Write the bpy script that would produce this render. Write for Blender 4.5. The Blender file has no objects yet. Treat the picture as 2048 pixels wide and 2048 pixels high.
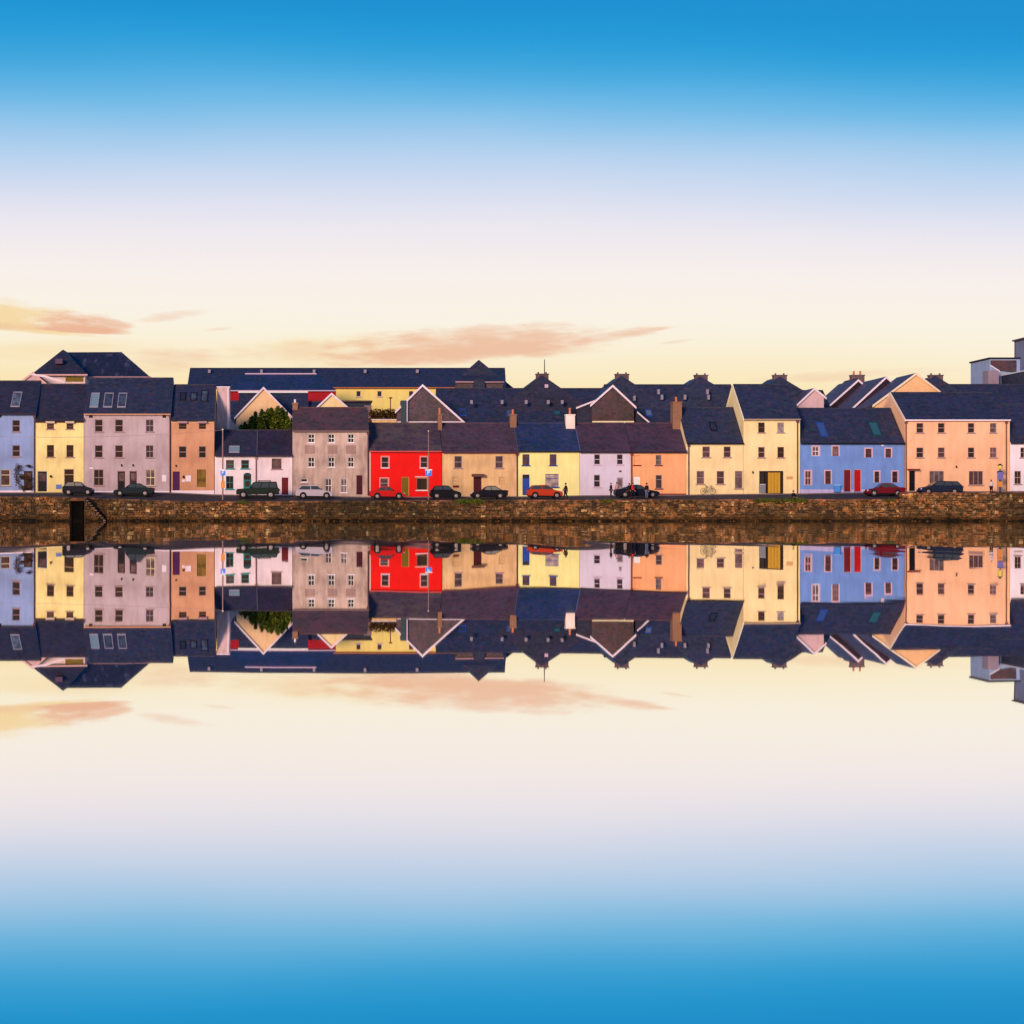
import bpy, bmesh, math, random
from mathutils import Vector, Matrix
R = math.radians
C = bpy.context.scene.collection
SC = bpy.context.scene

# ------------------------------------------------------------------ camera
CAMX, CAMY, CAMZ, FPX, VPX, HZN = -24.67, -200.0, 0.3, 3600.0, 580.0, 1037.0
cam = bpy.data.cameras.new('camera'); co = bpy.data.objects.new('camera', cam); C.objects.link(co)
co.location = (CAMX, CAMY, CAMZ); co.rotation_euler = (R(90), 0, 0)
cam.sensor_width = 36; cam.lens = FPX/2048*36
cam.shift_x = (1024-VPX)/2048; cam.shift_y = (HZN-1024)/2048
cam.clip_start = 0.05; cam.clip_end = 6000
SC.camera = co
SC.view_settings.view_transform = 'Standard'; SC.view_settings.look = 'None'
SC.view_settings.exposure = 0; SC.view_settings.gamma = 1
SC.render.resolution_x = 1024; SC.render.resolution_y = 1024

def lin(c):
    c = c/255.0
    return c/12.92 if c <= .04045 else ((c+.055)/1.055)**2.4
def srgb(r, g, b): return (lin(r), lin(g), lin(b))

# ------------------------------------------------------------------ node helper
class NT:
    def __init__(s, nt): s.nt = nt; nt.nodes.clear()
    def n(s, t, **kw):
        x = s.nt.nodes.new(t)
        for k, v in kw.items(): setattr(x, k, v)
        return x
    def l(s, a, b): s.nt.links.new(a, b)
    def setin(s, sock, v):
        if isinstance(v, bpy.types.NodeSocket): s.l(v, sock)
        elif v is not None:
            if sock.type == 'RGBA' and len(v) == 3: v = (*v, 1)
            sock.default_value = v
    def m(s, op, a, b=None, c=None, clamp=False):
        x = s.n('ShaderNodeMath', operation=op, use_clamp=clamp)
        s.setin(x.inputs[0], a)
        if b is not None: s.setin(x.inputs[1], b)
        if c is not None: s.setin(x.inputs[2], c)
        return x.outputs[0]
    def mix(s, f, a, b, mode='MIX'):
        x = s.n('ShaderNodeMix', data_type='RGBA', blend_type=mode)
        s.setin(x.inputs[0], f); s.setin(x.inputs[6], a); s.setin(x.inputs[7], b)
        return x.outputs[2]
    def ramp(s, f, stops, interp='LINEAR'):
        x = s.n('ShaderNodeValToRGB'); s.setin(x.inputs[0], f)
        cr = x.color_ramp; cr.interpolation = interp
        while len(cr.elements) < len(stops): cr.elements.new(0.5)
        for e, (p, c) in zip(cr.elements, stops):
            e.position = p; e.color = (*c, 1) if len(c) == 3 else c
        return x.outputs[0]
    def sstep(s, v, a, b):
        x = s.n('ShaderNodeMapRange', interpolation_type='SMOOTHSTEP')
        s.setin(x.inputs[0], v); x.inputs[1].default_value = a; x.inputs[2].default_value = b
        return x.outputs[0]
    def noise(s, vec, scale, detail=3, rough=.5, dim='3D'):
        x = s.n('ShaderNodeTexNoise', noise_dimensions=dim)
        if vec is not None: s.l(vec, x.inputs['Vector'])
        x.inputs['Scale'].default_value = scale; x.inputs['Detail'].default_value = detail
        x.inputs['Roughness'].default_value = rough
        return x
    def mapv(s, vec, sc=(1, 1, 1), loc=(0, 0, 0)):
        x = s.n('ShaderNodeMapping'); s.l(vec, x.inputs[0])
        x.inputs['Scale'].default_value = sc; x.inputs['Location'].default_value = loc
        return x.outputs[0]

# ------------------------------------------------------------------ sky + sun
SUN_DIR = Vector((-0.48, -0.84, 0.26)).normalized()     # towards the sun: low, behind the camera, from the left
w = bpy.data.worlds.new('World'); SC.world = w; w.use_nodes = True
T = NT(w.node_tree)
tc = T.n('ShaderNodeTexCoord').outputs['Generated']
sep = T.n('ShaderNodeSeparateXYZ'); T.l(tc, sep.inputs[0])
dx, dy, dz = sep.outputs
el = T.m('ARCSINE', dz)
az = T.m('ARCTAN2', dx, dy)
eldeg = T.m('MULTIPLY', T.m('MULTIPLY', el, T.m('ADD', 1.0, T.m('MULTIPLY', T.m('MINIMUM', T.m('MULTIPLY', az, az), .25), .5))), 180/math.pi)
eldeg = T.m('ADD', eldeg, T.m('MULTIPLY', T.m('MINIMUM', T.m('MAXIMUM', T.m('SUBTRACT', az, .12), -.6), .6), 1.3))
wob = T.noise(T.mapv(tc, (3, 3, 14)), 1.0, 2)
eld2 = T.m('ADD', eldeg, T.m('MULTIPLY', T.m('SUBTRACT', wob.outputs[0], .5), 1.0))
def E(py): return max(0.0, math.degrees(math.atan((HZN-py)/FPX*0.985)))/60.0
sky = T.ramp(T.m('DIVIDE', eld2, 60.0), [
    (0.0, srgb(252, 214, 150)), (E(800), srgb(252, 226, 168)), (E(705), srgb(253, 241, 212)), (E(630), srgb(252, 245, 230)),
    (E(540), srgb(251, 241, 236)), (E(455), srgb(240, 234, 242)), (E(370), srgb(210, 221, 242)),
    (E(285), srgb(174, 208, 240)), (E(200), srgb(104, 187, 233)), (E(100), srgb(34, 160, 220)),
    (E(0), srgb(22, 146, 212)), (0.5, srgb(16, 128, 200)), (1.0, srgb(14, 80, 160))], 'B_SPLINE')
# clouds: soft ellipses in azimuth/elevation broken by noise
cn = T.noise(T.mapv(tc, (16, 16, 90)), 1.0, 5, .6)
cn2 = T.noise(T.mapv(tc, (55, 55, 260)), 1.0, 4, .6)
cw = T.m('ADD', T.m('MULTIPLY', T.m('SUBTRACT', cn.outputs[0], .5), 2.0), T.m('MULTIPLY', T.m('SUBTRACT', cn2.outputs[0], .5), 1.0))
def cloud(px, py, rx, ry, ang=0.0, flat=1.0, soft=(0.0, .9), amp=1.0):
    a0 = math.atan((px-VPX)/FPX); e0 = math.atan((HZN-py)/FPX*math.cos(a0))
    u = T.m('SUBTRACT', az, a0); v = T.m('SUBTRACT', el, e0)
    ca, sa = math.cos(ang), math.sin(ang)
    u2 = T.m('ADD', T.m('MULTIPLY', u, ca), T.m('MULTIPLY', v, sa))
    v2 = T.m('SUBTRACT', T.m('MULTIPLY', v, ca), T.m('MULTIPLY', u, sa))
    u3 = T.m('DIVIDE', u2, rx/FPX)
    vu = T.m('DIVIDE', T.m('MAXIMUM', v2, 0.0), ry/FPX)
    vd = T.m('DIVIDE', T.m('MINIMUM', v2, 0.0), ry*flat/FPX)
    r2 = T.m('ADD', T.m('MULTIPLY', u3, u3), T.m('ADD', T.m('MULTIPLY', vu, vu), T.m('MULTIPLY', vd, vd)))
    d = T.m('ADD', T.m('SUBTRACT', 1.0, r2), cw)
    return T.m('MULTIPLY', T.sstep(d, *soft), amp)
pink = [cloud(145, 660, 125, 38, -.05, .16, (.0, .8), 1.0), cloud(205, 655, 60, 18, -.04, .3, (.0, .9), .7), cloud(220, 648, 55, 13, -.1, .7, (0, .9), .8), cloud(350, 632, 95, 13, .12, .9, (.1, 1.3), .5),
        cloud(930, 702, 400, 54, .05, .5, (0, 1.0), .85), cloud(1190, 680, 150, 17, .14, .8, (.0, 1.0), .8), cloud(1290, 662, 70, 7, .12, .8, (.0, 1.0), .6),
        cloud(1350, 684, 50, 5, .12, 1, (.2, 1.1), .4), cloud(440, 658, 50, 6, .1, 1, (.2, 1.1), .35), cloud(20, 655, 150, 12, .0, .8, (.1, 1.2), .5),
        cloud(330, 722, 150, 30, .05, .9, (.1, 1.5), .55), cloud(1700, 750, 260, 14, .03, 1, (.2, 1.4), .35), cloud(640, 705, 240, 26, .04, .9, (.1, 1.6), .4)]
gold = [cloud(20, 652, 190, 58, -.09, .22, (0, .9), .9), cloud(700, 702, 300, 42, .02, .7, (0, 1.4), .6), cloud(100, 700, 260, 26, .02, 1, (0, 1.5), .4)]
def mx(L):
    r = L[0]
    for q in L[1:]: r = T.m('MAXIMUM', r, q)
    return r
skyc = T.mix(mx(gold), sky, srgb(248, 216, 158))
skyc = T.mix(mx(pink), skyc, srgb(238, 184, 152))
nish = T.n('ShaderNodeTexSky', sky_type='NISHITA'); nish.sun_disc = False
nish.sun_elevation = math.asin(SUN_DIR.z); nish.sun_rotation = math.atan2(SUN_DIR.x, SUN_DIR.y)
vs = T.n('ShaderNodeVectorMath', operation='SCALE'); T.l(skyc, vs.inputs[0]); vs.inputs['Scale'].default_value = 9.7
vn = T.n('ShaderNodeVectorMath', operation='SCALE'); T.l(nish.outputs[0], vn.inputs[0]); vn.inputs['Scale'].default_value = 0.025
va = T.n('ShaderNodeVectorMath', operation='ADD'); T.l(vs.outputs[0], va.inputs[0]); T.l(vn.outputs[0], va.inputs[1])
bg = T.n('ShaderNodeBackground'); T.l(va.outputs[0], bg.inputs[0]); bg.inputs[1].default_value = 0.1
wo = T.n('ShaderNodeOutputWorld'); T.l(bg.outputs[0], wo.inputs[0])
sl = bpy.data.lights.new('sun', 'SUN'); so = bpy.data.objects.new('sun', sl); C.objects.link(so)
sl.energy = 3.6; sl.angle = R(12); sl.color = (1.0, .65, .46)
so.rotation_euler = SUN_DIR.to_track_quat('Z', 'Y').to_euler()

# ------------------------------------------------------------------ geometry helpers
def X(px, Y=0.0): return CAMX+(px-VPX)*(Y-CAMY)/FPX
def Z(py, Y=0.0): return CAMZ+(HZN-py)*(Y-CAMY)/FPX

class MB:
    def __init__(s): s.v = []; s.f = []
    def face(s, pts):
        i = len(s.v); s.v += [tuple(p) for p in pts]; s.f.append(tuple(range(i, i+len(pts))))
    def box(s, x0, x1, y0, y1, z0, z1):
        i = len(s.v)
        s.v += [(x0, y0, z0), (x1, y0, z0), (x1, y1, z0), (x0, y1, z0), (x0, y0, z1), (x1, y0, z1), (x1, y1, z1), (x0, y1, z1)]
        s.f += [tuple(i+k for k in q) for q in ((0, 3, 2, 1), (4, 5, 6, 7), (0, 1, 5, 4), (1, 2, 6, 5), (2, 3, 7, 6), (3, 0, 4, 7))]
        return s
    def hexa(s, p):   # 8 points, order like box
        i = len(s.v); s.v += [tuple(q) for q in p]
        s.f += [tuple(i+k for k in q) for q in ((0, 3, 2, 1), (4, 5, 6, 7), (0, 1, 5, 4), (1, 2, 6, 5), (2, 3, 7, 6), (3, 0, 4, 7))]
        return s
    def prism(s, poly, d):   # poly list of points, extruded by vector d
        n = len(poly); i = len(s.v); d = Vector(d)
        s.v += [tuple(p) for p in poly]+[tuple(Vector(p)+d) for p in poly]
        s.f += [tuple(i+k for k in range(n)), tuple(i+n+k for k in reversed(range(n)))]
        s.f += [(i+k, i+n+k, i+n+(k+1) % n, i+(k+1) % n) for k in range(n)]
        return s
    def tube(s, a, b, r0, r1=None, n=10, cap=True):
        a = Vector(a); b = Vector(b); r1 = r0 if r1 is None else r1
        d = (b-a).normalized(); u = d.orthogonal().normalized(); v = d.cross(u); i = len(s.v)
        for p, r in ((a, r0), (b, r1)):
            for k in range(n):
                t = 2*math.pi*k/n; s.v.append(tuple(p+u*math.cos(t)*r+v*math.sin(t)*r))
        for k in range(n): s.f.append((i+k, i+(k+1) % n, i+n+(k+1) % n, i+n+k))
        if cap: s.f += [tuple(i+k for k in reversed(range(n))), tuple(i+n+k for k in range(n))]
        return s
    def ball(s, c, r, n=10, m=6, sc=(1, 1, 1)):
        i = len(s.v)
        for a in range(m+1):
            th = math.pi*a/m
            for b in range(n):
                ph = 2*math.pi*b/n
                s.v.append((c[0]+r*sc[0]*math.sin(th)*math.cos(ph), c[1]+r*sc[1]*math.sin(th)*math.sin(ph), c[2]+r*sc[2]*math.cos(th)))
        for a in range(m):
            for b in range(n): s.f.append((i+a*n+b, i+a*n+(b+1) % n, i+(a+1)*n+(b+1) % n, i+(a+1)*n+b))
        return s
    def torus(s, c, R0, r, axis='y', n=20, m=6):
        i = len(s.v)
        for a in range(n):
            t = 2*math.pi*a/n
            for b in range(m):
                p = 2*math.pi*b/m; q = R0+r*math.cos(p)
                s.v.append((c[0]+q*math.cos(t), c[1]+r*math.sin(p), c[2]+q*math.sin(t)))
        for a in range(n):
            for b in range(m): s.f.append((i+a*m+b, i+a*m+(b+1) % m, i+((a+1) % n)*m+(b+1) % m, i+((a+1) % n)*m+b))
        return s
def obj(name, mb, mat, parent=None, smooth=False):
    """link a world-space mesh; under a parent its vertices are moved into the root's space"""
    me = bpy.data.meshes.new(name)
    root = parent
    while root is not None and root.parent is not None: root = root.parent
    off = Vector(root.location) if root is not None else Vector((0, 0, 0))
    me.from_pydata([tuple(Vector(v)-off) for v in mb.v], [], mb.f); me.validate(); me.update()
    bm = bmesh.new(); bm.from_mesh(me); bmesh.ops.remove_doubles(bm, verts=bm.verts, dist=1e-5)
    bmesh.ops.recalc_face_normals(bm, faces=bm.faces); bm.to_mesh(me); bm.free()
    if smooth: me.polygons.foreach_set('use_smooth', [True]*len(me.polygons))
    o = bpy.data.objects.new(name, me); C.objects.link(o)
    if mat: me.materials.append(mat)
    if parent: o.parent = parent
    return o
def tag(o, label=None, cat=None, group=None, kind=None):
    if label: o['label'] = label
    if cat: o['category'] = cat
    if group: o['group'] = group
    if kind: o['kind'] = kind
    return o
def empty(name, loc, label, cat, group=None):
    o = bpy.data.objects.new(name, None); C.objects.link(o); o.location = loc; o.empty_display_size = .3
    return tag(o, label, cat, group)
def part(name, fn, mat, parent, smooth=False):
    mb = MB(); fn(mb); return obj(name, mb, mat, parent, smooth)
def box(name, args, mat, parent): return obj(name, MB().box(*args), mat, parent)

# ------------------------------------------------------------------ materials
MATS = {}
def newmat(name):
    m = bpy.data.materials.new(name); m.use_nodes = True; t = NT(m.node_tree)
    b = t.n('ShaderNodeBsdfPrincipled'); o = t.n('ShaderNodeOutputMaterial'); t.l(b.outputs[0], o.inputs[0]); b.inputs['Specular IOR Level'].default_value = .16
    return m, t, b
ILL = (1.08, .83, .77)     # colour of the daylight on the fronts, divided out of the photograph's colours
def alb(r, g, b): return tuple(min(.86, max(.004, c/i)) for c, i in zip(srgb(r, g, b), ILL))
def paint(key, rgb, dirt=.25, rough=.8, direct=False):
    """painted render: patchy tone, rain streaks, fine grain"""
    if key in MATS: return MATS[key]
    m, t, b = newmat(key); base = rgb if direct else alb(*rgb)
    oc = t.n('ShaderNodeTexCoord').outputs['Object']
    n1 = t.noise(oc, .35, 4); n2 = t.noise(t.mapv(oc, (1.6, 1.6, .4)), 1, 5, .6); n3 = t.noise(oc, 7, 3)
    f = t.m('ADD', t.m('MULTIPLY', n1.outputs[0], .5), t.m('MULTIPLY', n2.outputs[0], .5))
    f = t.sstep(f, .30, .66)
    dark = tuple(c*(1-dirt)*k for c, k in zip(base, (1, .95, .92))); light = tuple(min(.88, c*(1+dirt*.28)) for c in base)
    c = t.mix(f, dark, light)
    c = t.mix(t.m('MULTIPLY', t.sstep(n3.outputs[0], .5, .75), dirt*.5), c, tuple(c*.75 for c in base))
    t.setin(b.inputs['Base Color'], c); b.inputs['Roughness'].default_value = rough
    bp = t.n('ShaderNodeBump'); bp.inputs['Strength'].default_value = .35; bp.inputs['Distance'].default_value = .02
    t.l(n3.outputs[0], bp.inputs['Height']); t.l(bp.outputs[0], b.inputs['Normal'])
    MATS[key] = m; return m
def plain(key, rgb, rough=.5, metal=0, direct=False, var=.12, scale=4, coat=0):
    if key in MATS: return MATS[key]
    m, t, b = newmat(key); base = rgb if direct else alb(*rgb)
    oc = t.n('ShaderNodeTexCoord').outputs['Object']
    n = t.noise(oc, scale, 4)
    c = t.mix(n.outputs[0], tuple(c*(1-var*1.6) for c in base), tuple(min(.9, c*(1+var)) for c in base))
    t.setin(b.inputs['Base Color'], c); b.inputs['Roughness'].default_value = rough; b.inputs['Metallic'].default_value = metal
    b.inputs['Coat Weight'].default_value = coat
    MATS[key] = m; return m
def slate(key, c1, c2, moss=None, mossamt=0.0, courses=5.0, rough=.55):
    """natural slates: staggered courses, single odd slates, blotches, lichen"""
    if key in MATS: return MATS[key]
    m, t, b = newmat(key)
    oc = t.n('ShaderNodeTexCoord').outputs['Object']
    sp = t.n('ShaderNodeSeparateXYZ'); t.l(oc, sp.inputs[0])
    cb = t.n('ShaderNodeCombineXYZ'); t.l(sp.outputs[0], cb.inputs[0])
    t.l(t.m('MULTIPLY', t.m('ADD', sp.outputs[2], t.m('MULTIPLY', sp.outputs[1], .0)), 1.0), cb.inputs[1])
    br = t.n('ShaderNodeTexBrick'); t.l(cb.outputs[0], br.inputs[0])
    br.inputs['Scale'].default_value = courses; br.inputs['Mortar Size'].default_value = .035
    br.inputs['Brick Width'].default_value = 1.9; br.inputs['Row Height'].default_value = .8
    br.inputs['Color1'].default_value = (.25, .25, .25, 1); br.inputs['Color2'].default_value = (.8, .8, .8, 1)
    br.inputs['Mortar'].default_value = (0, 0, 0, 1)
    n1 = t.noise(oc, .45, 5, .65); n2 = t.noise(oc, 2.2, 3, .6); n3 = t.noise(t.mapv(oc, (1, 1, .25)), 1.1, 4, .6)
    f = t.m('ADD', t.m('MULTIPLY', br.outputs[0], .45), t.m('MULTIPLY', t.sstep(n2.outputs[0], .3, .72), .55))
    c = t.mix(f, c1, c2)
    c = t.mix(t.m('MULTIPLY', t.sstep(n1.outputs[0], .42, .66), .8), c, tuple(k*2.2+.004 for k in (c1[0], c1[1]*.8, c1[2])))
    if moss: c = t.mix(t.m('MULTIPLY', t.sstep(t.m('MULTIPLY', n1.outputs[0], t.m('ADD', n3.outputs[0], .5)), .42, .62), mossamt), c, moss)
    n5 = t.noise(t.mapv(oc, (1, 1, 1.8)), 1.7, 5, .7); s5 = t.n('ShaderNodeSeparateColor'); t.l(n5.outputs['Color'], s5.inputs[0])
    lum = sum(c2)/3
    c = t.mix(t.m('MULTIPLY', t.sstep(s5.outputs[0], .5, .66), .5), c, (lum*1.7, lum*.8, lum*1.1))
    c = t.mix(t.m('MULTIPLY', t.sstep(s5.outputs[1], .5, .66), .5), c, (lum*.25, lum*1.0, lum*1.3))
    c = t.mix(t.m('MULTIPLY', t.sstep(s5.outputs[2], .5, .64), .55), c, (lum*.3, lum*.3, lum*.45))
    t.setin(b.inputs['Base Color'], c); b.inputs['Roughness'].default_value = rough
    bp = t.n('ShaderNodeBump'); bp.inputs['Strength'].default_value = .6; bp.inputs['Distance'].default_value = .03
    t.l(f, bp.inputs['Height']); t.l(bp.outputs[0], b.inputs['Normal'])
    MATS[key] = m; return m
def brickmat(key, c1, c2, mortar, scale=4.5):
    if key in MATS: return MATS[key]
    m, t, b = newmat(key); oc = t.n('ShaderNodeTexCoord').outputs['Object']
    sp = t.n('ShaderNodeSeparateXYZ'); t.l(oc, sp.inputs[0]); cb = t.n('ShaderNodeCombineXYZ')
    t.l(t.m('ADD', sp.outputs[0], sp.outputs[1]), cb.inputs[0]); t.l(sp.outputs[2], cb.inputs[1])
    br = t.n('ShaderNodeTexBrick'); t.l(cb.outputs[0], br.inputs[0]); br.inputs['Scale'].default_value = scale
    t.setin(br.inputs['Color1'], c1); t.setin(br.inputs['Color2'], c2); t.setin(br.inputs['Mortar'], mortar)
    n = t.noise(oc, 1.5, 4); c = t.mix(t.m('MULTIPLY', n.outputs[0], .6), br.outputs[0], tuple(k*.45 for k in c1))
    t.setin(b.inputs['Base Color'], c); b.inputs['Roughness'].default_value = .9
    MATS[key] = m; return m
def panemat(key, stops, rough=.08):
    """window glass with a room behind: tone differs from pane to pane"""
    if key in MATS: return MATS[key]
    m, t, b = newmat(key)
    oi = t.n('ShaderNodeObjectInfo'); oc = t.n('ShaderNodeTexCoord').outputs['Object']
    n = t.noise(oc, 1.6, 2); c = t.ramp(oi.outputs['Random'], stops, 'LINEAR')
    c = t.mix(t.sstep(n.outputs[0], .35, .65), c, t.mix(.6, c, (.02, .01, .012))); b.inputs['Specular IOR Level'].default_value = .3
    t.setin(b.inputs['Base Color'], c); b.inputs['Roughness'].default_value = rough
    MATS[key] = m; return m

SL = {
 'navy': slate('slate_navy', (.011, .018, .042), (.040, .052, .100)),
 'blue': slate('slate_blue', (.008, .022, .066), (.022, .048, .115)),
 'dark': slate('slate_dark', (.013, .016, .034), (.038, .042, .072)),
 'lit': slate('slate_lit_slope', (.045, .042, .072), (.085, .078, .125)),  # paler slate: the light on these slopes is put into its colour
 'wallslate': slate('slate_dark_cladding', (.016, .010, .020), (.034, .020, .036), courses=4),
 'purple': slate('slate_purple', (.030, .020, .038), (.072, .046, .075), (.11, .05, .05), .35),
 'plum': slate('slate_plum', (.038, .024, .036), (.085, .055, .078)),
 'moss': slate('slate_mossy', (.036, .024, .040), (.085, .055, .072), (.10, .085, .055), .55),
 'rust': slate('slate_rusty', (.045, .032, .036), (.10, .062, .06), (.13, .05, .045), .6),
 'grey': slate('slate_grey_cladding', (.065, .048, .055), (.11, .08, .085), courses=4),
 'brown': slate('slate_brown_cladding', (.055, .035, .035), (.10, .062, .055), courses=4),
}
PD = panemat('glass_dark_room', [(0, (.006, .005, .008)), (.5, (.025, .010, .010)), (.8, (.06, .022, .018)), (1, (.10, .05, .05))])
PM = panemat('glass_net_curtain', [(0, (.05, .02, .025)), (.5, (.10, .05, .06)), (1, (.24, .16, .18))])
PL = panemat('glass_pale_blind', [(0, (.3, .22, .22)), (1, (.5, .4, .42))])
PSKY = panemat('skylight_glass', [(0, (.02, .03, .05)), (.6, (.06, .09, .13)), (1, (.14, .2, .26))], .05)
PBLUE = plain('skylight_glass_blue', (.04, .09, .26), .08, direct=True)
PTEAL = plain('skylight_glass_teal', (.03, .11, .15), .08, direct=True)
PPALE = plain('skylight_glass_pale', (.17, .28, .34), .08, direct=True)
FR = {k: plain('frame_'+k, v, .5) for k, v in {
 'white': (235, 215, 225), 'brown': (110, 62, 55), 'grey': (150, 130, 140), 'teal': (25, 120, 120), 'blue': (35, 60, 130),
 'pink': (225, 160, 150), 'tan': (205, 150, 105), 'dark': (45, 28, 32), 'cream': (245, 205, 160), 'mauve': (170, 120, 125),
 'olive': (120, 90, 20), 'orange': (235, 140, 90), 'darkteal': (18, 60, 62), 'maroon': (70, 18, 28), 'purple': (72, 20, 72),
 'red': (175, 15, 22), 'deepred': (110, 20, 28), 'black': (16, 14, 20), 'wood': (200, 140, 45), 'rail': (215, 200, 215),
 'lilac': (205, 160, 180), 'hardblue': (40, 70, 150)}.items()}
SILLG = plain('sill_grey', (165, 125, 120), .8)
GUT = plain('gutter_dark', (38, 24, 34), .5)
PIPE = plain('downpipe_brown', (95, 55, 55), .5)
WHT = paint('white_trim', (240, 205, 215), .12)
STONE = paint('pale_stone_render', (215, 165, 150), .35)
BRK = brickmat('chimney_brick', (.26, .12, .07), (.36, .19, .11), (.25, .2, .16))
POT = plain('clay_pot', (205, 110, 75), .8)
CONC = paint('grey_concrete', (110, 80, 85), .3)

# ------------------------------------------------------------------ setting: water, quay, road
def interp(tab, px):
    if px <= tab[0][0]: return tab[0][1]
    for (a, va_), (b, vb_) in zip(tab, tab[1:]):
        if px <= b: return va_+(vb_-va_)*(px-a)/(b-a)
    return tab[-1][1]
BASE = [(-700, 984), (0, 985), (342, 985), (430, 989), (585, 991), (740, 994), (1036, 993), (1160, 991), (1376, 989.5), (1486, 988), (1600, 987), (1810, 983), (2900, 982)]
WTOP = [(-700, 993), (0, 993), (140, 994), (212, 997), (342, 1002), (440, 1003), (700, 1001.5), (1000, 1000), (1376, 999), (1798, 998), (2900, 998)]
YW = -8.0
def pxof(x, Y=0): return VPX+(x-CAMX)*FPX/(Y-CAMY)
def zfront(x): return Z(interp(BASE, pxof(x)), 0)
def zwall(x): return Z(interp(WTOP, pxof(x, YW)), YW)
def ground(x, Y):
    if Y >= -1.6: return zfront(x)
    return zwall(x)+(zfront(x)-.12-zwall(x))*(Y-YW)/(-1.6-YW)
SX0, SXC, SX1 = X(140, YW), X(165, YW), X(214, YW)     # the recess with the stone steps

def mk_water():
    m, t, b = newmat('calm_water')
    b.inputs['Specular IOR Level'].default_value = .5; b.inputs['Base Color'].default_value = (.94, .90, .86, 1); b.inputs["Metallic"].default_value = 1
    b.inputs['Roughness'].default_value = .012
    oc = t.n('ShaderNodeTexCoord').outputs['Object']
    def nz(sx, sy, d): 
        n = t.noise(t.mapv(oc, (sx, sy, 1)), 1.0, d, .55); s = t.n('ShaderNodeSeparateColor'); t.l(n.outputs['Color'], s.inputs[0]); return s
    a = nz(.9, .14, 1); c2 = nz(.25, .03, 2); c3 = nz(5, 1.2, 2)
    def comb(k, wa, wb, wc):
        r = t.m('MULTIPLY', t.m('SUBTRACT', a.outputs[k], .5), wa)
        r = t.m('ADD', r, t.m('MULTIPLY', t.m('SUBTRACT', c2.outputs[k], .5), wb))
        return t.m('ADD', r, t.m('MULTIPLY', t.m('SUBTRACT', c3.outputs[k], .5), wc))
    ny = comb(0, .0062, .0010, .0003); nx = comb(1, .006, .003, .004)
    cb = t.n('ShaderNodeCombineXYZ'); t.l(nx, cb.inputs[0]); t.l(ny, cb.inputs[1]); cb.inputs[2].default_value = 1
    vn_ = t.n('ShaderNodeVectorMath', operation='NORMALIZE'); t.l(cb.outputs[0], vn_.inputs[0]); t.l(vn_.outputs[0], b.inputs['Normal'])
    mb = MB(); mb.face([(-1500, -1500, 0), (1500, -1500, 0), (1500, -5.5, 0), (-1500, -5.5, 0)])
    tag(obj('water', mb, m), kind='structure')
mk_water()

asph = plain('asphalt', (.05, .045, .05), .85, direct=True, var=.35, scale=.8)
pave = plain('pavement_concrete', (.17, .13, .135), .85, direct=True, var=.3, scale=1.5)
xs = sorted(set([X(p) for p in range(-700, 2901, 60)]+[SX0, SXC, SX1]+[X(p) for p, _ in BASE]))
mb = MB()
for a, b_ in zip(xs, xs[1:]):
    mid = (a+b_)/2; yf = YW+1.62 if SXC <= mid <= SX1 else YW+.22
    ys = [yf, -5, -3, -1.6]
    for y0, y1 in zip(ys, ys[1:]):
        mb.face([(a, y0, ground(a, y0)), (b_, y0, ground(b_, y0)), (b_, y1, ground(b_, y1-.001)), (a, y1, ground(a, y1-.001))])
tag(obj('road', mb, asph), kind='structure')
mb = MB()
for a, b_ in zip(xs, xs[1:]):
    mb.hexa([(a, -1.6, zfront(a)-.5), (b_, -1.6, zfront(b_)-.5), (b_, .3, zfront(b_)-.5), (a, .3, zfront(a)-.5),
             (a, -1.6, zfront(a)), (b_, -1.6, zfront(b_)), (b_, .3, zfront(b_)), (a, .3, zfront(a))])
tag(obj('pavement', mb, pave), kind='structure')
mb = MB(); mb.face([(-2500, .25, 2.5), (2500, .25, 2.5), (2500, 2500, 2.5), (-2500, 2500, 2.5)])
for s in (-1, 1):
    xa, xb = sorted((s*2500, xs[0] if s < 0 else xs[-1])); mb.face([(xa, -7.8, 2.3), (xb, -7.8, 2.3), (xb, .25, 2.5), (xa, .25, 2.5)])
tag(obj('ground', mb, plain('town_ground', (.07, .06, .05), .95, direct=True, var=.4, scale=.3)), kind='structure')

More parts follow.
